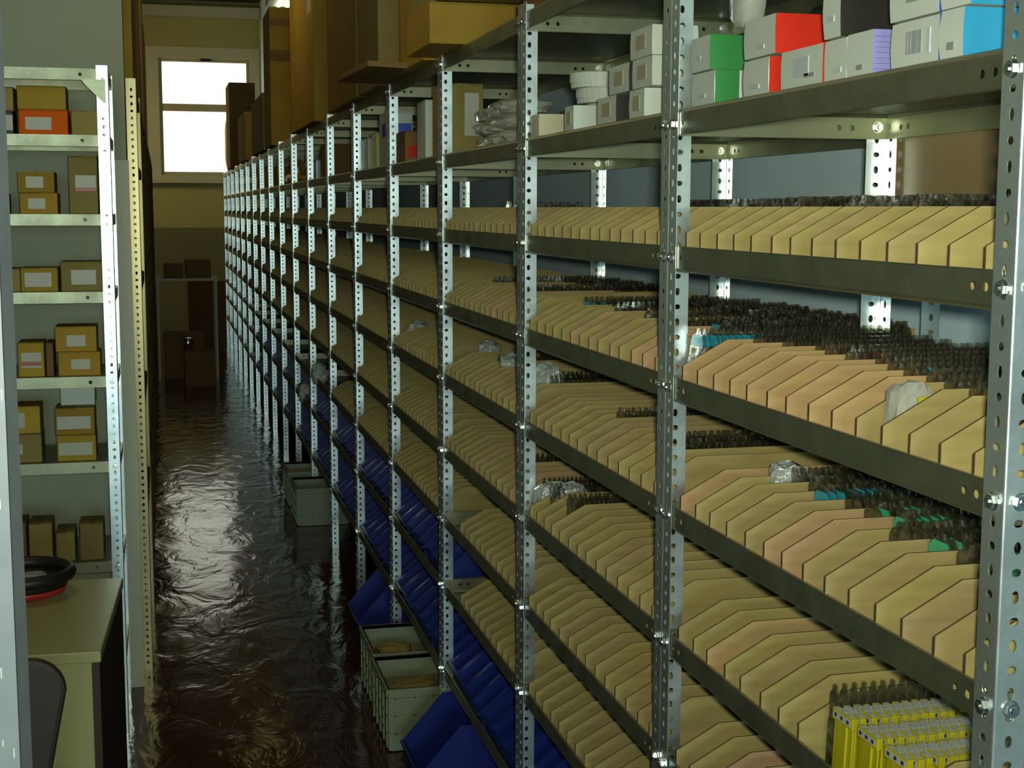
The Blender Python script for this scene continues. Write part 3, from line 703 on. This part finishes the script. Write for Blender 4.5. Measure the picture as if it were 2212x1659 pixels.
# third bay: bag packs, brown parcel
yb = Z0 + 2
for k in range(9):
    o = bag_mb(0.14, 0.12 + 0.03 * (k % 2), 0.038, 20 + k, M_BAG, amp=0.16).build('plastic_pouch', loc=(AX + 0.09 + 0.012 * (k % 3), yb + 0.30 + 0.18 * (k % 3) + 0.02 * (k // 3), ZC + 0.040 * (k // 3)))
    tag(o, 'clear pouch of small parts, %s layer of the heap in the third bay' % ['bottom', 'middle', 'top'][k // 3], 'pouch', 'pouches heaped in the third bay, %s layer' % ['bottom', 'middle', 'top'][k // 3])
def parcel(name, x0, x1, y0, y1, z0, z1, m, label, group, tape=True, labels=(), cat='box', rz=0.0):
    cx, cy = (x0 + x1) / 2, (y0 + y1) / 2
    t = empty(name, (cx, cy, z0), rz, label, cat, group)
    hx, hy, h = (x1 - x0) / 2, (y1 - y0) / 2, z1 - z0
    b = MB(); b.box((-hx, -hy, 0), (hx, hy, h), m); b.build('carton_body', t, bevel=min(0.004, h * 0.04))
    # top flaps meeting along a seam
    b = MB(); b.box((-hx * 0.99, -hy * 0.99, h), (-0.001, hy * 0.99, h + 0.003), m); b.build('flap', t)
    b = MB(); b.box((0.001, -hy * 0.99, h), (hx * 0.99, hy * 0.99, h + 0.003), m); b.build('flap', t)
    if tape:
        b = MB(); tw = min(0.025, hx * 0.3); b.box((-tw, -hy - 0.0008, h * 0.72), (tw, -hy, h), M_CARDL); b.box((-tw, -hy, h + 0.003), (tw, hy, h + 0.0036), M_CARDL); b.build('tape', t)
    for (nm, face, a0, a1, z_0, z_1, mm) in labels:
        p = MB()
        if face == 'a': p.box((-hx - 0.0012, -hy + a0, z_0), (-hx - 0.0001, -hy + a1, z_1), mm)
        else: p.box((-hx + a0, -hy - 0.0012, z_0), (-hx + a1, -hy - 0.0001, z_1), mm)
        p.build(nm, t)
    return t
parcel('parcel', AX + 0.02, AX + 0.15, yb + 1.06, yb + 1.22, ZC, ZC + 0.215, M_CARDL, 'tall brown carton with a white paper edge, in the fourth bay beside its near upright', 'cartons on the second shelf', labels=[('paper_label', 'n', 0.07, 0.115, 0.06, 0.19, M_LABEL)])
parcel('parcel', AX + 0.03, AX + 0.14, yb + 1.40, yb + 1.56, ZC, ZC + 0.19, M_WHITE, 'white carton with a blue panel in the fourth bay', 'cartons on the second shelf', tape=False, labels=[('blue_panel', 'n', 0.03, 0.10, 0.10, 0.15, M_BLUE)])
parcel('parcel', AX + 0.02, AX + 0.12, yb + 2.15, yb + 2.35, ZC, ZC + 0.20, M_WHITE, 'large white carton with a blue panel in the fifth bay', 'cartons on the second shelf', tape=False, labels=[('blue_panel', 'n', 0.035, 0.095, 0.11, 0.16, M_BLUE), ('blue_panel', 'a', 0.03, 0.12, 0.11, 0.16, M_BLUE)])
parcel('parcel', AX + 0.03, AX + 0.09, yb + 1.80, yb + 2.05, ZC, ZC + 0.11, M_CARDD, 'low dark brown carton in front of the white and blue one', 'cartons on the second shelf', tape=False, labels=[('red_panel', 'n', 0.01, 0.05, 0.02, 0.06, M_RED)])
parcel('parcel', AX + 0.03, AX + 0.10, yb + 2.75, yb + 2.95, ZC, ZC + 0.13, M_LABELG, 'pale green grey carton in the fifth bay', 'cartons on the second shelf', tape=False)
parcel('parcel', AX + 0.03, AX + 0.09, yb + 2.50, yb + 2.62, ZC, ZC + 0.14, M_YEL, 'yellow carton in the fifth bay', 'cartons on the second shelf', tape=False, labels=[('paper_label', 'n', 0.01, 0.05, 0.01, 0.09, M_LABEL)])
for k, (i, yo, dx, hh, mm, lb) in enumerate(((6, .2, .10, .17, M_CARDD, 'dark carton on the second shelf of the seventh bay'), (11, .4, .12, .2, M_CARD, 'brown carton on the second shelf of the twelfth bay'))):
    parcel('parcel', AX + 0.03, AX + 0.03 + dx + 0.2, Z0 + i + yo, Z0 + i + yo + 0.35, ZC, ZC + hh, mm, lb, 'cartons on the second shelf', tape=False)
# coil of amber hose and a yellow scoop in the sixth/seventh bays
b = MB()
for k in range(4):
    rr = 0.095 - 0.004 * (k % 2)
    pts = []
    for a in range(28):
        t = 2 * PI * a / 28
        for q in range(8):
            u = 2 * PI * q / 8; r_ = rr + 0.011 * math.cos(u)
            b.v.append((r_ * math.cos(t), 0.024 * k + 0.011 * math.sin(u), r_ * math.sin(t) + 0.107))
    I = k * 28 * 8
    for a in range(28):
        for q in range(8):
            b.f.append((I + a * 8 + q, I + ((a + 1) % 28) * 8 + q, I + ((a + 1) % 28) * 8 + (q + 1) % 8, I + a * 8 + (q + 1) % 8)); b.mi.append(b.mid(M_HOSE))
o = b.build('hose_coil', loc=(AX + 0.14, Z0 + 9.40, ZC), rot=(0, 0, 0.25), smooth=True); tag(o, 'upright coil of amber hose on the second shelf, tenth bay', 'hose')
b = bag_mb(0.16, 0.85, 0.075, 9, M_HOSE, amp=0.05); o = b.build('yellow_sleeve', loc=(AX + 0.10, Z0 + 8.5, ZC), smooth=True); tag(o, 'flat amber yellow sleeve lying in front of the hose coil', 'sleeve')

# ------------------------------------------------------------------ tall cartons on top of the rack
ZT = LZ['top'] + LIPH + 0.0065 + 0.001
gt = 'tall cartons on top of the long rack'
for (x0, x1, y0, y1, h, mm, lb, ex) in (
    (0.80, 0.95, 10.46, 11.1, 0.98, M_CARD, 'tall carton taped twice across, standing alone above the tenth bay', [('strap', 'n', 0.0, 0.15, 0.60, 0.68, M_CARDD), ('strap', 'n', 0.0, 0.15, 0.85, 0.90, M_CARDD)]),
    (0.80, 1.02, 7.52, 8.85, 1.15, M_CARD, 'very wide tall carton with a small glinting label near its top', [('paper_label', 'a', 0.08, 0.28, 0.58, 0.68, M_LABEL)]),
    (0.80, 1.05, 5.86, 6.85, 1.05, M_CARD, 'broad light brown tall carton over the sixth bay', []),
    (0.80, 1.03, 5.27, 5.84, 1.00, M_CARDL, 'paler tall carton leaning against the broad one', []),
    (0.80, 1.03, 4.36, 4.78, 0.95, M_CARD, 'tall carton nearest the camera among the standing ones', []),
    (0.74, 1.20, 3.92, 4.30, 0.11, M_CARD, 'low brown carton under the overhanging big cartons', []),
    (0.80, 1.02, 11.3, 12.7, 0.44, M_CARDL, 'lower light brown carton just beyond the taped tall one', []),
    (0.80, 1.02, 13.7, 14.9, 0.45, M_CARD, 'low carton with a bright side near the window', []),
    (0.79, 1.08, 16.4, 17.2, 0.95, M_CARDD, 'dark carton standing out against the window', [])):
    parcel('tall_carton', x0, x1, y0, y1, ZT, ZT + h, mm, lb, gt, labels=ex, tape=False)
parcel('big_carton', 0.76, 1.22, 3.47, 4.32, ZT + 0.118, ZT + 0.55, M_CARDL, 'big carton lying over the low one and jutting past the shelf edge', gt, tape=False)
parcel('big_carton', 0.80, 1.26, 2.50, 3.44, ZT + 0.135, ZT + 0.60, M_CARDD, 'big dark carton at the very top edge of the picture', gt, tape=False)
parcel('low_carton', 0.86, 1.24, 2.60, 3.35, ZT, ZT + 0.128, M_CARDD, 'flat dark carton below the big dark one on the top shelf', gt, tape=False)
b = bag_mb(0.16, 0.55, 0.68, 31, M_WHITE, amp=0.05); o = b.build('wrapped_bundle', loc=(0.89, 18.1, ZT), smooth=True); tag(o, 'grey white wrapped bundle standing against the window', 'bundle')
b = MB(); b.box((-0.12, -0.30, 0), (0.12, 0.30, 0.018), M_CARDD); o = b.build('cardboard_sheet', loc=(0.775, 4.95, ZT + 0.002), rot=(0, 0.03, 0.05)); tag(o, 'dark flat cardboard sheet jutting out over the top shelf edge', 'cardboard sheet')

# ------------------------------------------------------------------ blue bins
def bin_mesh(w_, d, h):
    """open-fronted bin, front toward -x"""
    b = MB(); t = 0.003; fh = h * 0.45; cut = d * 0.28
    side = [(0.012, 0), (d, 0), (d, h), (cut, h), (0, fh)]
    for y0 in (-w_ / 2, w_ / 2 - t): b.prism([(p[0], p[1]) for p in side], y0, y0 + t, 'y', M_BIN)
    b.box((0.012, -w_ / 2 + t, 0), (d, w_ / 2 - t, t), M_BIN); b.box((d - t, -w_ / 2 + t, t), (d, w_ / 2 - t, h), M_BIN)
    b.prism([(0.012, 0), (0.015, 0), (0.003, fh), (0, fh)], -w_ / 2 + t, w_ / 2 - t, 'y', M_BIN)
    b.box((-0.008, -w_ / 2 - 0.002, fh - 0.006), (0.004, w_ / 2 + 0.002, fh), M_BIN)
    for y0 in (-w_ / 2 - 0.003, w_ / 2 - 0.001): b.box((cut, y0, h - 0.008), (d, y0 + 0.004, h), M_BIN)
    b.box((d - 0.001, -w_ / 2, h - 0.008), (d + 0.003, w_ / 2, h), M_BIN)
    return b
bm1 = bin_mesh(0.105, 0.30, 0.125).build('storage_bin'); BIN_A = bm1.data; bpy.data.objects.remove(bm1)
bm1 = bin_mesh(0.15, 0.32, 0.135).build('storage_bin'); BIN_B = bm1.data; bpy.data.objects.remove(bm1)
cl = MB(); cl.box((-0.0015, -0.03, 0), (0.0, 0.03, 0.022), M_LABEL); cc = cl.build('label_card'); LAB_ME = cc.data; bpy.data.objects.remove(cc)
for i in range(1, 12):
    for s in (6, 7):
        if s == 6 and i < 3: continue
        for k in range(8):
            if R.random() < 0.06: continue
            yy = Z0 + i + 0.09 + k * 0.117
            o = bpy.data.objects.new('storage_bin', BIN_A); COL.objects.link(o); o.location = (AX + 0.012 + R.uniform(0, 0.01), yy, LZ[s] - 0.0228)
            tag(o, 'small dark blue open-fronted bin on the %s of the %s' % (SN[s], BN(i)), 'storage bin', 'blue bins on the %s, %s' % (SN[s], BN(i)))
            if i < 5 and R.random() < 0.25:
                c = bpy.data.objects.new('label_card', LAB_ME); COL.objects.link(c); c.parent = o; c.location = (-0.0085, 0, 0.012)
def big_bin(x, y, z, lb, rz=0):
    o = bin_mesh(0.29, 0.45, 0.26).build('storage_bin', loc=(x, y, z), rot=(0, 0, rz)); tag(o, lb, 'storage bin', 'large blue bins on the floor'); return o
for (x, y, z, lb) in ((0.70, 4.065, 0.0, 'large blue open-fronted bin on the floor nearest the camera'), (0.735, 5.66, 0.0, 'large blue bin on the floor beyond the pair of grey crates')):
    big_bin(x, y, z, lb)

# ------------------------------------------------------------------ grey crates on the floor
def crate(x, y, h, lb, n, lid=False, w_=0.30, L=0.34):
    t = empty('plastic_crate', (x, y, 0), 0, lb, 'crate', 'grey crates on the floor')
    b = MB(); hx, hy = w_ / 2, L / 2; tk = 0.004
    b.box((-hx + .01, -hy + .01, 0), (hx - .01, hy - .01, 0.005), M_CRATE)
    for s in (-1, 1):
        b.box((min(s * hx, s * (hx - tk)) , -hy, 0.005), (max(s * hx, s * (hx - tk)), hy, h), M_CRATE)
        b.box((-hx + tk, min(s * hy, s * (hy - tk)), 0.005), (hx - tk, max(s * hy, s * (hy - tk)), h), M_CRATE)
    b.build('crate_body', t)
    b = MB()
    for k in range(5):
        yy = -hy + 0.02 + k * (L - 0.045) / 4
        for s in (-1, 1): b.box((s * hx - 0.005 if s < 0 else hx, yy, 0.01), (s * hx if s < 0 else hx + 0.005, yy + 0.005, h - 0.012), M_CRATE)
    for k in range(5):
        xx = -hx + 0.02 + k * (w_ - 0.045) / 4
        for s in (-1, 1): b.box((xx, s * hy - 0.005 if s < 0 else hy, 0.01), (xx + 0.005, s * hy if s < 0 else hy + 0.005, h - 0.012), M_CRATE)
    for zz in (0.06, 0.12, 0.18):
        if zz < h - 0.02:
            b.box((-hx - 0.005, -hy - 0.005, zz), (hx + 0.005, -hy, zz + 0.004), M_CRATE); b.box((-hx - 0.005, -hy, zz), (-hx, hy, zz + 0.004), M_CRATE)
    b.build('ribs', t)
    b = MB(); e = 0.009
    b.box((-hx - e, -hy - e, h - 0.012), (-hx + tk, hy + e, h), M_CRATE); b.box((hx - tk, -hy - e, h - 0.012), (hx + e, hy + e, h), M_CRATE)
    b.box((-hx + tk, -hy - e, h - 0.012), (hx - tk, -hy + tk, h), M_CRATE); b.box((-hx + tk, hy - tk, h - 0.012), (hx - tk, hy + e, h), M_CRATE); b.build('rim', t)
    b = MB(); b.box((-hx + tk + 0.002, -hy + tk + 0.002, 0.006), (hx - tk - 0.002, hy - tk - 0.002, h * 0.66), M_LABELG if lid else M_CRATE); b.build('inner_panel', t)
    return t
crate(0.835, 4.575, 0.215, 'pale grey ribbed plastic crate on the floor, nearer of the front pair', 0)
crate(0.845, 4.955, 0.215, 'pale grey ribbed plastic crate holding parts, farther of the front pair', 1, True)
crate(0.855, 7.98, 0.215, 'dim grey plastic crate farther down the aisle, nearer of that pair', 2)
crate(0.855, 8.50, 0.215, 'dim grey plastic crate farther down the aisle, behind another', 3, True)
# loose parts in the crates
for (x, y, lb) in ((0.79, 4.95, 'crumpled packet lying in the farther front crate'), (0.80, 4.55, 'crumpled packet lying in the nearer front crate'), (0.80, 8.50, 'crumpled packet in the distant crate')):
    o = bag_mb(0.14, 0.10, 0.05, int(y * 10), M_CARDL, amp=0.2).build('crumpled_packet', loc=(x, y, 0.143)); tag(o, lb, 'packet')

# ------------------------------------------------------------------ left racks beyond the cross wall
for k in range(11):
    y = 5.45 + k
    unit(-0.073, y + 1.0, PI, 0.40, '%s bay of the left-hand rack beyond the cross wall, seen edge-on' % ORD[k + 1].capitalize().lower(), 'bays of the left-hand aisle rack', 0, ['top', 0, 2, 4, 6], set(), M_RACKDIM)
for k, (y0, y1, h, mm, lb) in enumerate(((5.6, 6.9, 0.9, M_CARD, 'tall brown carton on top of the left rack just past the wall end'), (7.2, 8.7, 1.2, M_CARDL, 'yellow brown tall carton on the left rack'), (9.2, 10.5, 1.0, M_CARD, 'third tall brown carton on the left rack'), (11.0, 12.2, 0.9, M_CARDD, 'farthest tall brown carton on the left rack'))):
    parcel('tall_carton', -0.42, -0.085, y0, y1, ZT, ZT + h, mm, lb, 'tall cartons on the left rack', tape=False)
for k in range(7):
    y = 5.7 + k * 1.3; s = (0, 2, 4, 6)[k % 4]
    parcel('carton', -0.42, -0.15, y, y + 0.5, LZ[s] + LIPH + 0.008, LZ[s] + LIPH + 0.16, M_CARD, 'brown carton on the left-hand aisle rack, %s one along' % ORD[k + 1], 'cartons on the left-hand aisle rack', tape=False)

# ------------------------------------------------------------------ small rack on the left, facing the camera
RY = 4.78; RZ = [2.205, 1.995, 1.741, 1.489, 1.210, 0.925, 0.585, 0.25]
ru = empty('shelving_unit', (-1.18, RY, 0), 0, 'small galvanised shelving unit against the cross wall, facing the camera', 'shelving unit')
for (x, y, sx, sy) in ((1.03, 0, -1, 1), (0, 0, 1, 1), (1.03, 0.4, -1, -1), (0, 0.4, 1, -1)):
    p = post(ru, 0, 0, sx, sy, x, y); p.scale = (1, 1, 2.235 / PH)
    for z in RZ: bolt(p, 0.0185 * sx, 0.0 if sy > 0 else -0.003, z * PH / 2.235, PI / 2) if sy > 0 else None
b = MB(); e = 0.0025
holed_panel(b, (e, e, -LIPH), (1, 0, 0), (0, 0, 1), (0, 1, 0), 1.025, 2 * LIPH, [(0.09, LIPH, 0.006, 0.006, 0.012), (0.94, LIPH, 0.006, 0.006, 0.012)], M_SHELF, 0.001)
holed_panel(b, (e, 0.4 - e, -LIPH), (1, 0, 0), (0, 0, 1), (0, -1, 0), 1.025, 2 * LIPH, [], M_SHELF, 0.001)
b.box((e, e, -LIPH), (e + 0.001, 0.4 - e, LIPH), M_SHELF); b.box((1.0265, e, -LIPH), (1.0275, 0.4 - e, LIPH), M_SHELF)
b.box((e, e, LIPH), (1.0275, 0.4 - e, LIPH + 0.001), M_SHELF)
so = b.build('shelf', fix=False); so.parent = ru; so.location = (0, 0, RZ[0])
for z in RZ[1:]:
    c = so.copy(); COL.objects.link(c); c.parent = ru; c.location = (0, 0, z)
b = MB(); b.prism([(1.02, 2.19 - 0.075), (1.02, 2.19), (0.945, 2.19), (0.955, 2.175), (1.005, 2.125)], -0.002, 0.0, 'y', M_SHELF); b.build('corner_gusset', ru)
b = MB(); b.prism([(0.01, 2.19 - 0.075), (0.01, 2.19), (0.085, 2.19), (0.075, 2.175), (0.025, 2.125)], -0.002, 0.0, 'y', M_SHELF); b.build('corner_gusset', ru)
gl = 'small boxes on the left shelving unit'
def sbox(x0, x1, si, z0, z1, mm, lb, dz=0.0, labels=(), dep=0.14, y=RY + 0.03, nm='small_box'):
    zb = RZ[si] + LIPH + 0.0015 + dz
    return parcel(nm, x0, x1, y, y + dep, zb, zb + (z1 - z0), mm, lb, gl, tape=False, labels=labels)
def lb_(a0, a1, z0, z1, m=M_LABEL): return ('paper_label', 'n', a0, a1, z0, z1, m)
SN2 = ['', 'top', 'second', 'third', 'fourth', 'fifth', 'sixth']
sbox(-0.432, -0.281, 1, 0, 0.075, M_ORANGE, 'orange box with a white label under a brown box, top row of the left shelves', labels=[lb_(0.02, 0.10, 0.015, 0.055)])
sbox(-0.434, -0.285, 1, 0, 0.073, M_CARD, 'brown box standing on the orange box', dz=0.079)
sbox(-0.560, -0.448, 1, 0, 0.070, M_BLACK, 'black box with a white label at the left of the orange box', labels=[lb_(0.055, 0.11, 0.012, 0.060)])
sbox(-0.555, -0.446, 1, 0, 0.072, M_CARDL, 'tan box standing on the black labelled box', dz=0.074)
sbox(-0.270, -0.175, 1, 0, 0.076, M_CARDL, 'plain tan box at the right of the orange box')
sbox(-0.438, -0.322, 2, 0, 0.064, M_CARD, 'labelled brown box, lower of two on the second row', labels=[lb_(0.025, 0.078, 0.016, 0.050)])
sbox(-0.442, -0.330, 2, 0, 0.064, M_CARD, 'labelled brown box, upper of two on the second row', dz=0.068, labels=[lb_(0.024, 0.078, 0.016, 0.052)])
sbox(-0.285, -0.195, 2, 0, 0.185, M_CARDL, 'tall brown box with a red striped label on the second row', labels=[lb_(0.020, 0.085, 0.085, 0.125), lb_(0.020, 0.085, 0.074, 0.084, M_LRED)])
sbox(-0.560, -0.478, 2, 0, 0.062, M_BLACK, 'black box with a label cut off by the near upright, second row', labels=[lb_(0.03, 0.065, 0.010, 0.050)])
sbox(-0.515, -0.447, 3, 0, 0.072, M_CARDL, 'plain tan box, leftmost on the third row')
sbox(-0.445, -0.330, 3, 0, 0.074, M_CARD, 'brown box with a large pale label, middle of the third row', labels=[lb_(0.012, 0.095, 0.016, 0.062)])
sbox(-0.320, -0.190, 3, 0, 0.094, M_CARDL, 'wide tan box with a shiny label, right of the third row', labels=[lb_(0.032, 0.110, 0.022, 0.070)])
sbox(-0.463, -0.382, 4, 0, 0.110, M_CARD, 'upright brown box with a red and white label on the fourth row', labels=[lb_(0.010, 0.072, 0.050, 0.080), lb_(0.010, 0.072, 0.038, 0.048, M_LRED), lb_(0.010, 0.072, 0.030, 0.037)])
sbox(-0.376, -0.353, 4, 0, 0.108, M_CARDD, 'narrow dark brown box behind the red labelled one')
sbox(-0.338, -0.205, 4, 0, 0.076, M_CARD, 'brown box with a shiny label, lower of two on the fourth row', labels=[lb_(0.040, 0.100, 0.022, 0.055)])
sbox(-0.345, -0.215, 4, 0, 0.080, M_CARD, 'brown box with a square label, upper of two on the fourth row', dz=0.080, labels=[lb_(0.035, 0.095, 0.018, 0.055)])
sbox(-0.560, -0.400, 5, 0, 0.092, M_CARDL, 'tan box with a pale label, lower left on the fifth row', labels=[lb_(0.03, 0.10, 0.030, 0.062)])
sbox(-0.560, -0.402, 5, 0, 0.088, M_CARD, 'brown box with a slanted glossy label, upper left on the fifth row', dz=0.097, labels=[lb_(0.045, 0.11, 0.020, 0.070)])
sbox(-0.352, -0.228, 5, 0, 0.084, M_CARD, 'brown box with a long white label, lower right on the fifth row', labels=[lb_(0.006, 0.112, 0.020, 0.062)])
sbox(-0.355, -0.230, 5, 0, 0.086, M_CARD, 'brown box with a long white label, upper right on the fifth row', dz=0.088, labels=[lb_(0.006, 0.112, 0.020, 0.062)])
sbox(-0.340, -0.230, 5, 0, 0.060, M_WHITE, 'white box on top of the two long-labelled boxes', dz=0.178, y=RY + 0.10)
for k, (x0, x1, h, mm, lb2, ls) in enumerate(((-0.520, -0.460, 0.135, M_CARDD, 'dark box with a cream label, leftmost on the sixth row', [lb_(0.0, 0.05, 0.05, 0.115, M_CREAM)]), (-0.452, -0.378, 0.130, M_CARDL, 'tall tan box, second from left on the sixth row', []), (-0.366, -0.306, 0.096, M_CARDL, 'short tan box, third from left on the sixth row', []), (-0.290, -0.214, 0.120, M_CARDL, 'tall tan box at the right end of the sixth row', []))):
    sbox(x0, x1, 6, 0, h, mm, lb2, labels=ls)

# ------------------------------------------------------------------ desk, chair, dish, near upright
t = empty('desk', (-0.763, 3.372, 0), -0.051, 'cream laminate desk in front of the small shelving unit', 'desk')
b = MB(); b.box((-1.20, 0, 0.715), (0.600, 0.68, 0.742), M_DESK); o = b.build('desktop', t, bevel=0.003)
b = MB(); b.box((0.578, 0.004, 0), (0.596, 0.676, 0.7145), M_DESKSHADE); b.build('side_panel', t)
b = MB(); b.box((-0.63, 0.02, 0), (-0.61, 0.64, 0.7145), M_DESKSHADE); b.build('side_panel', t)
b = MB(); b.box((-0.609, 0.03, 0.02), (0.577, 0.05, 0.7145), M_DESK); b.build('front_panel', t)
t = empty('chair', (-0.46, 2.86, 0), 0.0, 'dark chair with rounded backrest standing in front of the desk', 'chair')
b = MB(); prof = []
def rr_prof(w0, w1, z0, z1, r, n=8):
    out = [(-w0, z0), (w0, z0)]
    for k in range(n + 1):
        a = PI / 2 * k / n; out.append((w1 - r + r * math.cos(a), z1 - r + r * math.sin(a)))
    for k in range(n + 1):
        a = PI / 2 + PI / 2 * k / n; out.append((-w1 + r + r * math.cos(a), z1 - r + r * math.sin(a)))
    return out
b.prism(rr_prof(0.185, 0.248, 0.49, 0.873, 0.07), -0.015, 0.015, 'y', M_CHAIR); o = b.build('backrest', t, bevel=0.010); o.rotation_euler = (-0.06, 0, 0)
b = MB(); b.prism([(-0.2, -0.21), (0.2, -0.21), (0.22, 0.2), (-0.22, 0.2)], 0.43, 0.47, 'z', M_CHAIR); o = b.build('seat', t, bevel=0.01, loc=(0, 0.23, 0))
for sx in (-1, 1):
    for (y0, y1) in ((0.03, -0.03), (0.40, 0.46)):
        b = MB(); I = 0
        for (xx, yy, zz) in ((sx * 0.17, y0, 0.435), (sx * 0.21, y1, 0.0)):
            for q in range(8): b.v.append((xx + 0.011 * math.cos(q * PI / 4), yy + 0.011 * math.sin(q * PI / 4), zz))
        for q in range(8): b.f.append((q, (q + 1) % 8, 8 + (q + 1) % 8, 8 + q)); b.mi.append(b.mid(M_BOLT))
        b.f.append(tuple(range(8, 16))); b.mi.append(0)
        b.build('leg', t, smooth=False)
    b = MB(); b.box((sx * 0.17 - 0.011, 0.0, 0.44), (sx * 0.17 + 0.011, 0.02, 0.56), M_BOLT); b.build('back_support', t)
t = empty('round_tray', (-0.385, 3.90, 0.7425), 0, 'black round dish with a red foot and orange parts, standing on the desk', 'dish')
b = MB(); b.lathe([(0, 0.004), (0.085, 0.0), (0.105, 0.012), (0.118, 0.05), (0.112, 0.055), (0.098, 0.022), (0.08, 0.012), (0, 0.012)], (0, 0, 0), M_BLACK, 36); b.build('bowl', t, smooth=True)
b = MB()
for a in range(40):
    tt = 2 * PI * a / 40
    for q in range(8):
        u = 2 * PI * q / 8; r_ = 0.122 + 0.016 * math.cos(u); b.v.append((r_ * math.cos(tt), r_ * math.sin(tt), 0.058 + 0.018 * math.sin(u)))
for a in range(40):
    for q in range(8): b.f.append((a * 8 + q, ((a + 1) % 40) * 8 + q, ((a + 1) % 40) * 8 + (q + 1) % 8, a * 8 + (q + 1) % 8)); b.mi.append(b.mid(M_BLACK))
b.build('rim', t, smooth=True)
b = MB(); b.lathe([(0.086, 0.0), (0.1085, 0.010), (0.1145, 0.024), (0.112, 0.026), (0.104, 0.011)], (0, 0, 0), M_LRED, 36); b.build('red_band', t, smooth=True)
b = bag_mb(0.05, 0.035, 0.03, 41, M_ORANGE); b.build('orange_part', t, loc=(0.02, -0.02, 0.014))
b = bag_mb(0.07, 0.05, 0.035, 42, M_BAG, amp=.2); b.build('clear_cap', t, loc=(0.02, 0.045, 0.014))
b = MB(); b.prism([(-0.245, 1.265), (-0.134, 1.265), (-0.134, 1.276), (-0.128, 1.31), (-0.245, 1.31)], 0.0, 2.3, 'z', M_UPRIGHT)
for k in range(26):
    z = R.uniform(0.9, 1.75); x = R.uniform(-0.17, -0.136); b.box((x, 1.2642, z), (x + 0.0009, 1.2649, z + R.uniform(0.003, 0.018)), M_WHITE)
o = b.build('steel_upright'); tag(o, 'grey painted steel upright at the left edge of the picture, scratched white', 'upright')


# ------------------------------------------------------------------ far end of the aisle
t = empty('work_table', (0.255, 15.2, 0), 0, 'pale tubular frame table at the dark far end of the aisle', 'table')
b = MB(); b.box((-0.32, -0.25, 1.03), (0.31, 0.25, 1.06), M_CASING); b.build('tabletop', t)
for sx in (-0.30, 0.29):
    for sy in (-0.23, 0.23):
        b = MB(); b.box((sx - 0.012, sy - 0.012, 0), (sx + 0.012, sy + 0.012, 1.03), M_CASING); b.build('leg', t)
for (x0, x1, y0, y1, z0, z1, lb) in ((0.02, 0.22, 15.0, 15.4, 1.065, 1.20, 'dark box on the left of the far table'), (0.24, 0.50, 15.0, 15.4, 1.065, 1.24, 'dark box on the right of the far table'),
                                   (0.0, 0.42, 15.05, 15.5, 0.0, 0.46, 'dark box on the floor beneath the far table'), (0.30, 0.75, 17.5, 18.0, 0.0, 0.9, 'dark box on the floor behind the far table'), (0.20, 0.50, 14.3, 14.7, 0.0, 0.36, 'dark box on the floor in front of the far table')):
    parcel('dark_box', x0, x1, y0, y1, z0, z1, M_CARDD, lb, 'dark boxes at the far end', tape=False)
b = MB(); b.lathe([(0, 0), (0.05, 0), (0.06, 0.10), (0.045, 0.11), (0, 0.115)], (0, 0, 0), M_BOLT, 20); o = b.build('glint_canister', loc=(0.24, 14.5, 0.368), smooth=True); tag(o, 'small metal canister added to make a bright glint at the dark end of the aisle', 'canister')  # added piece that stands in for a bright reflection
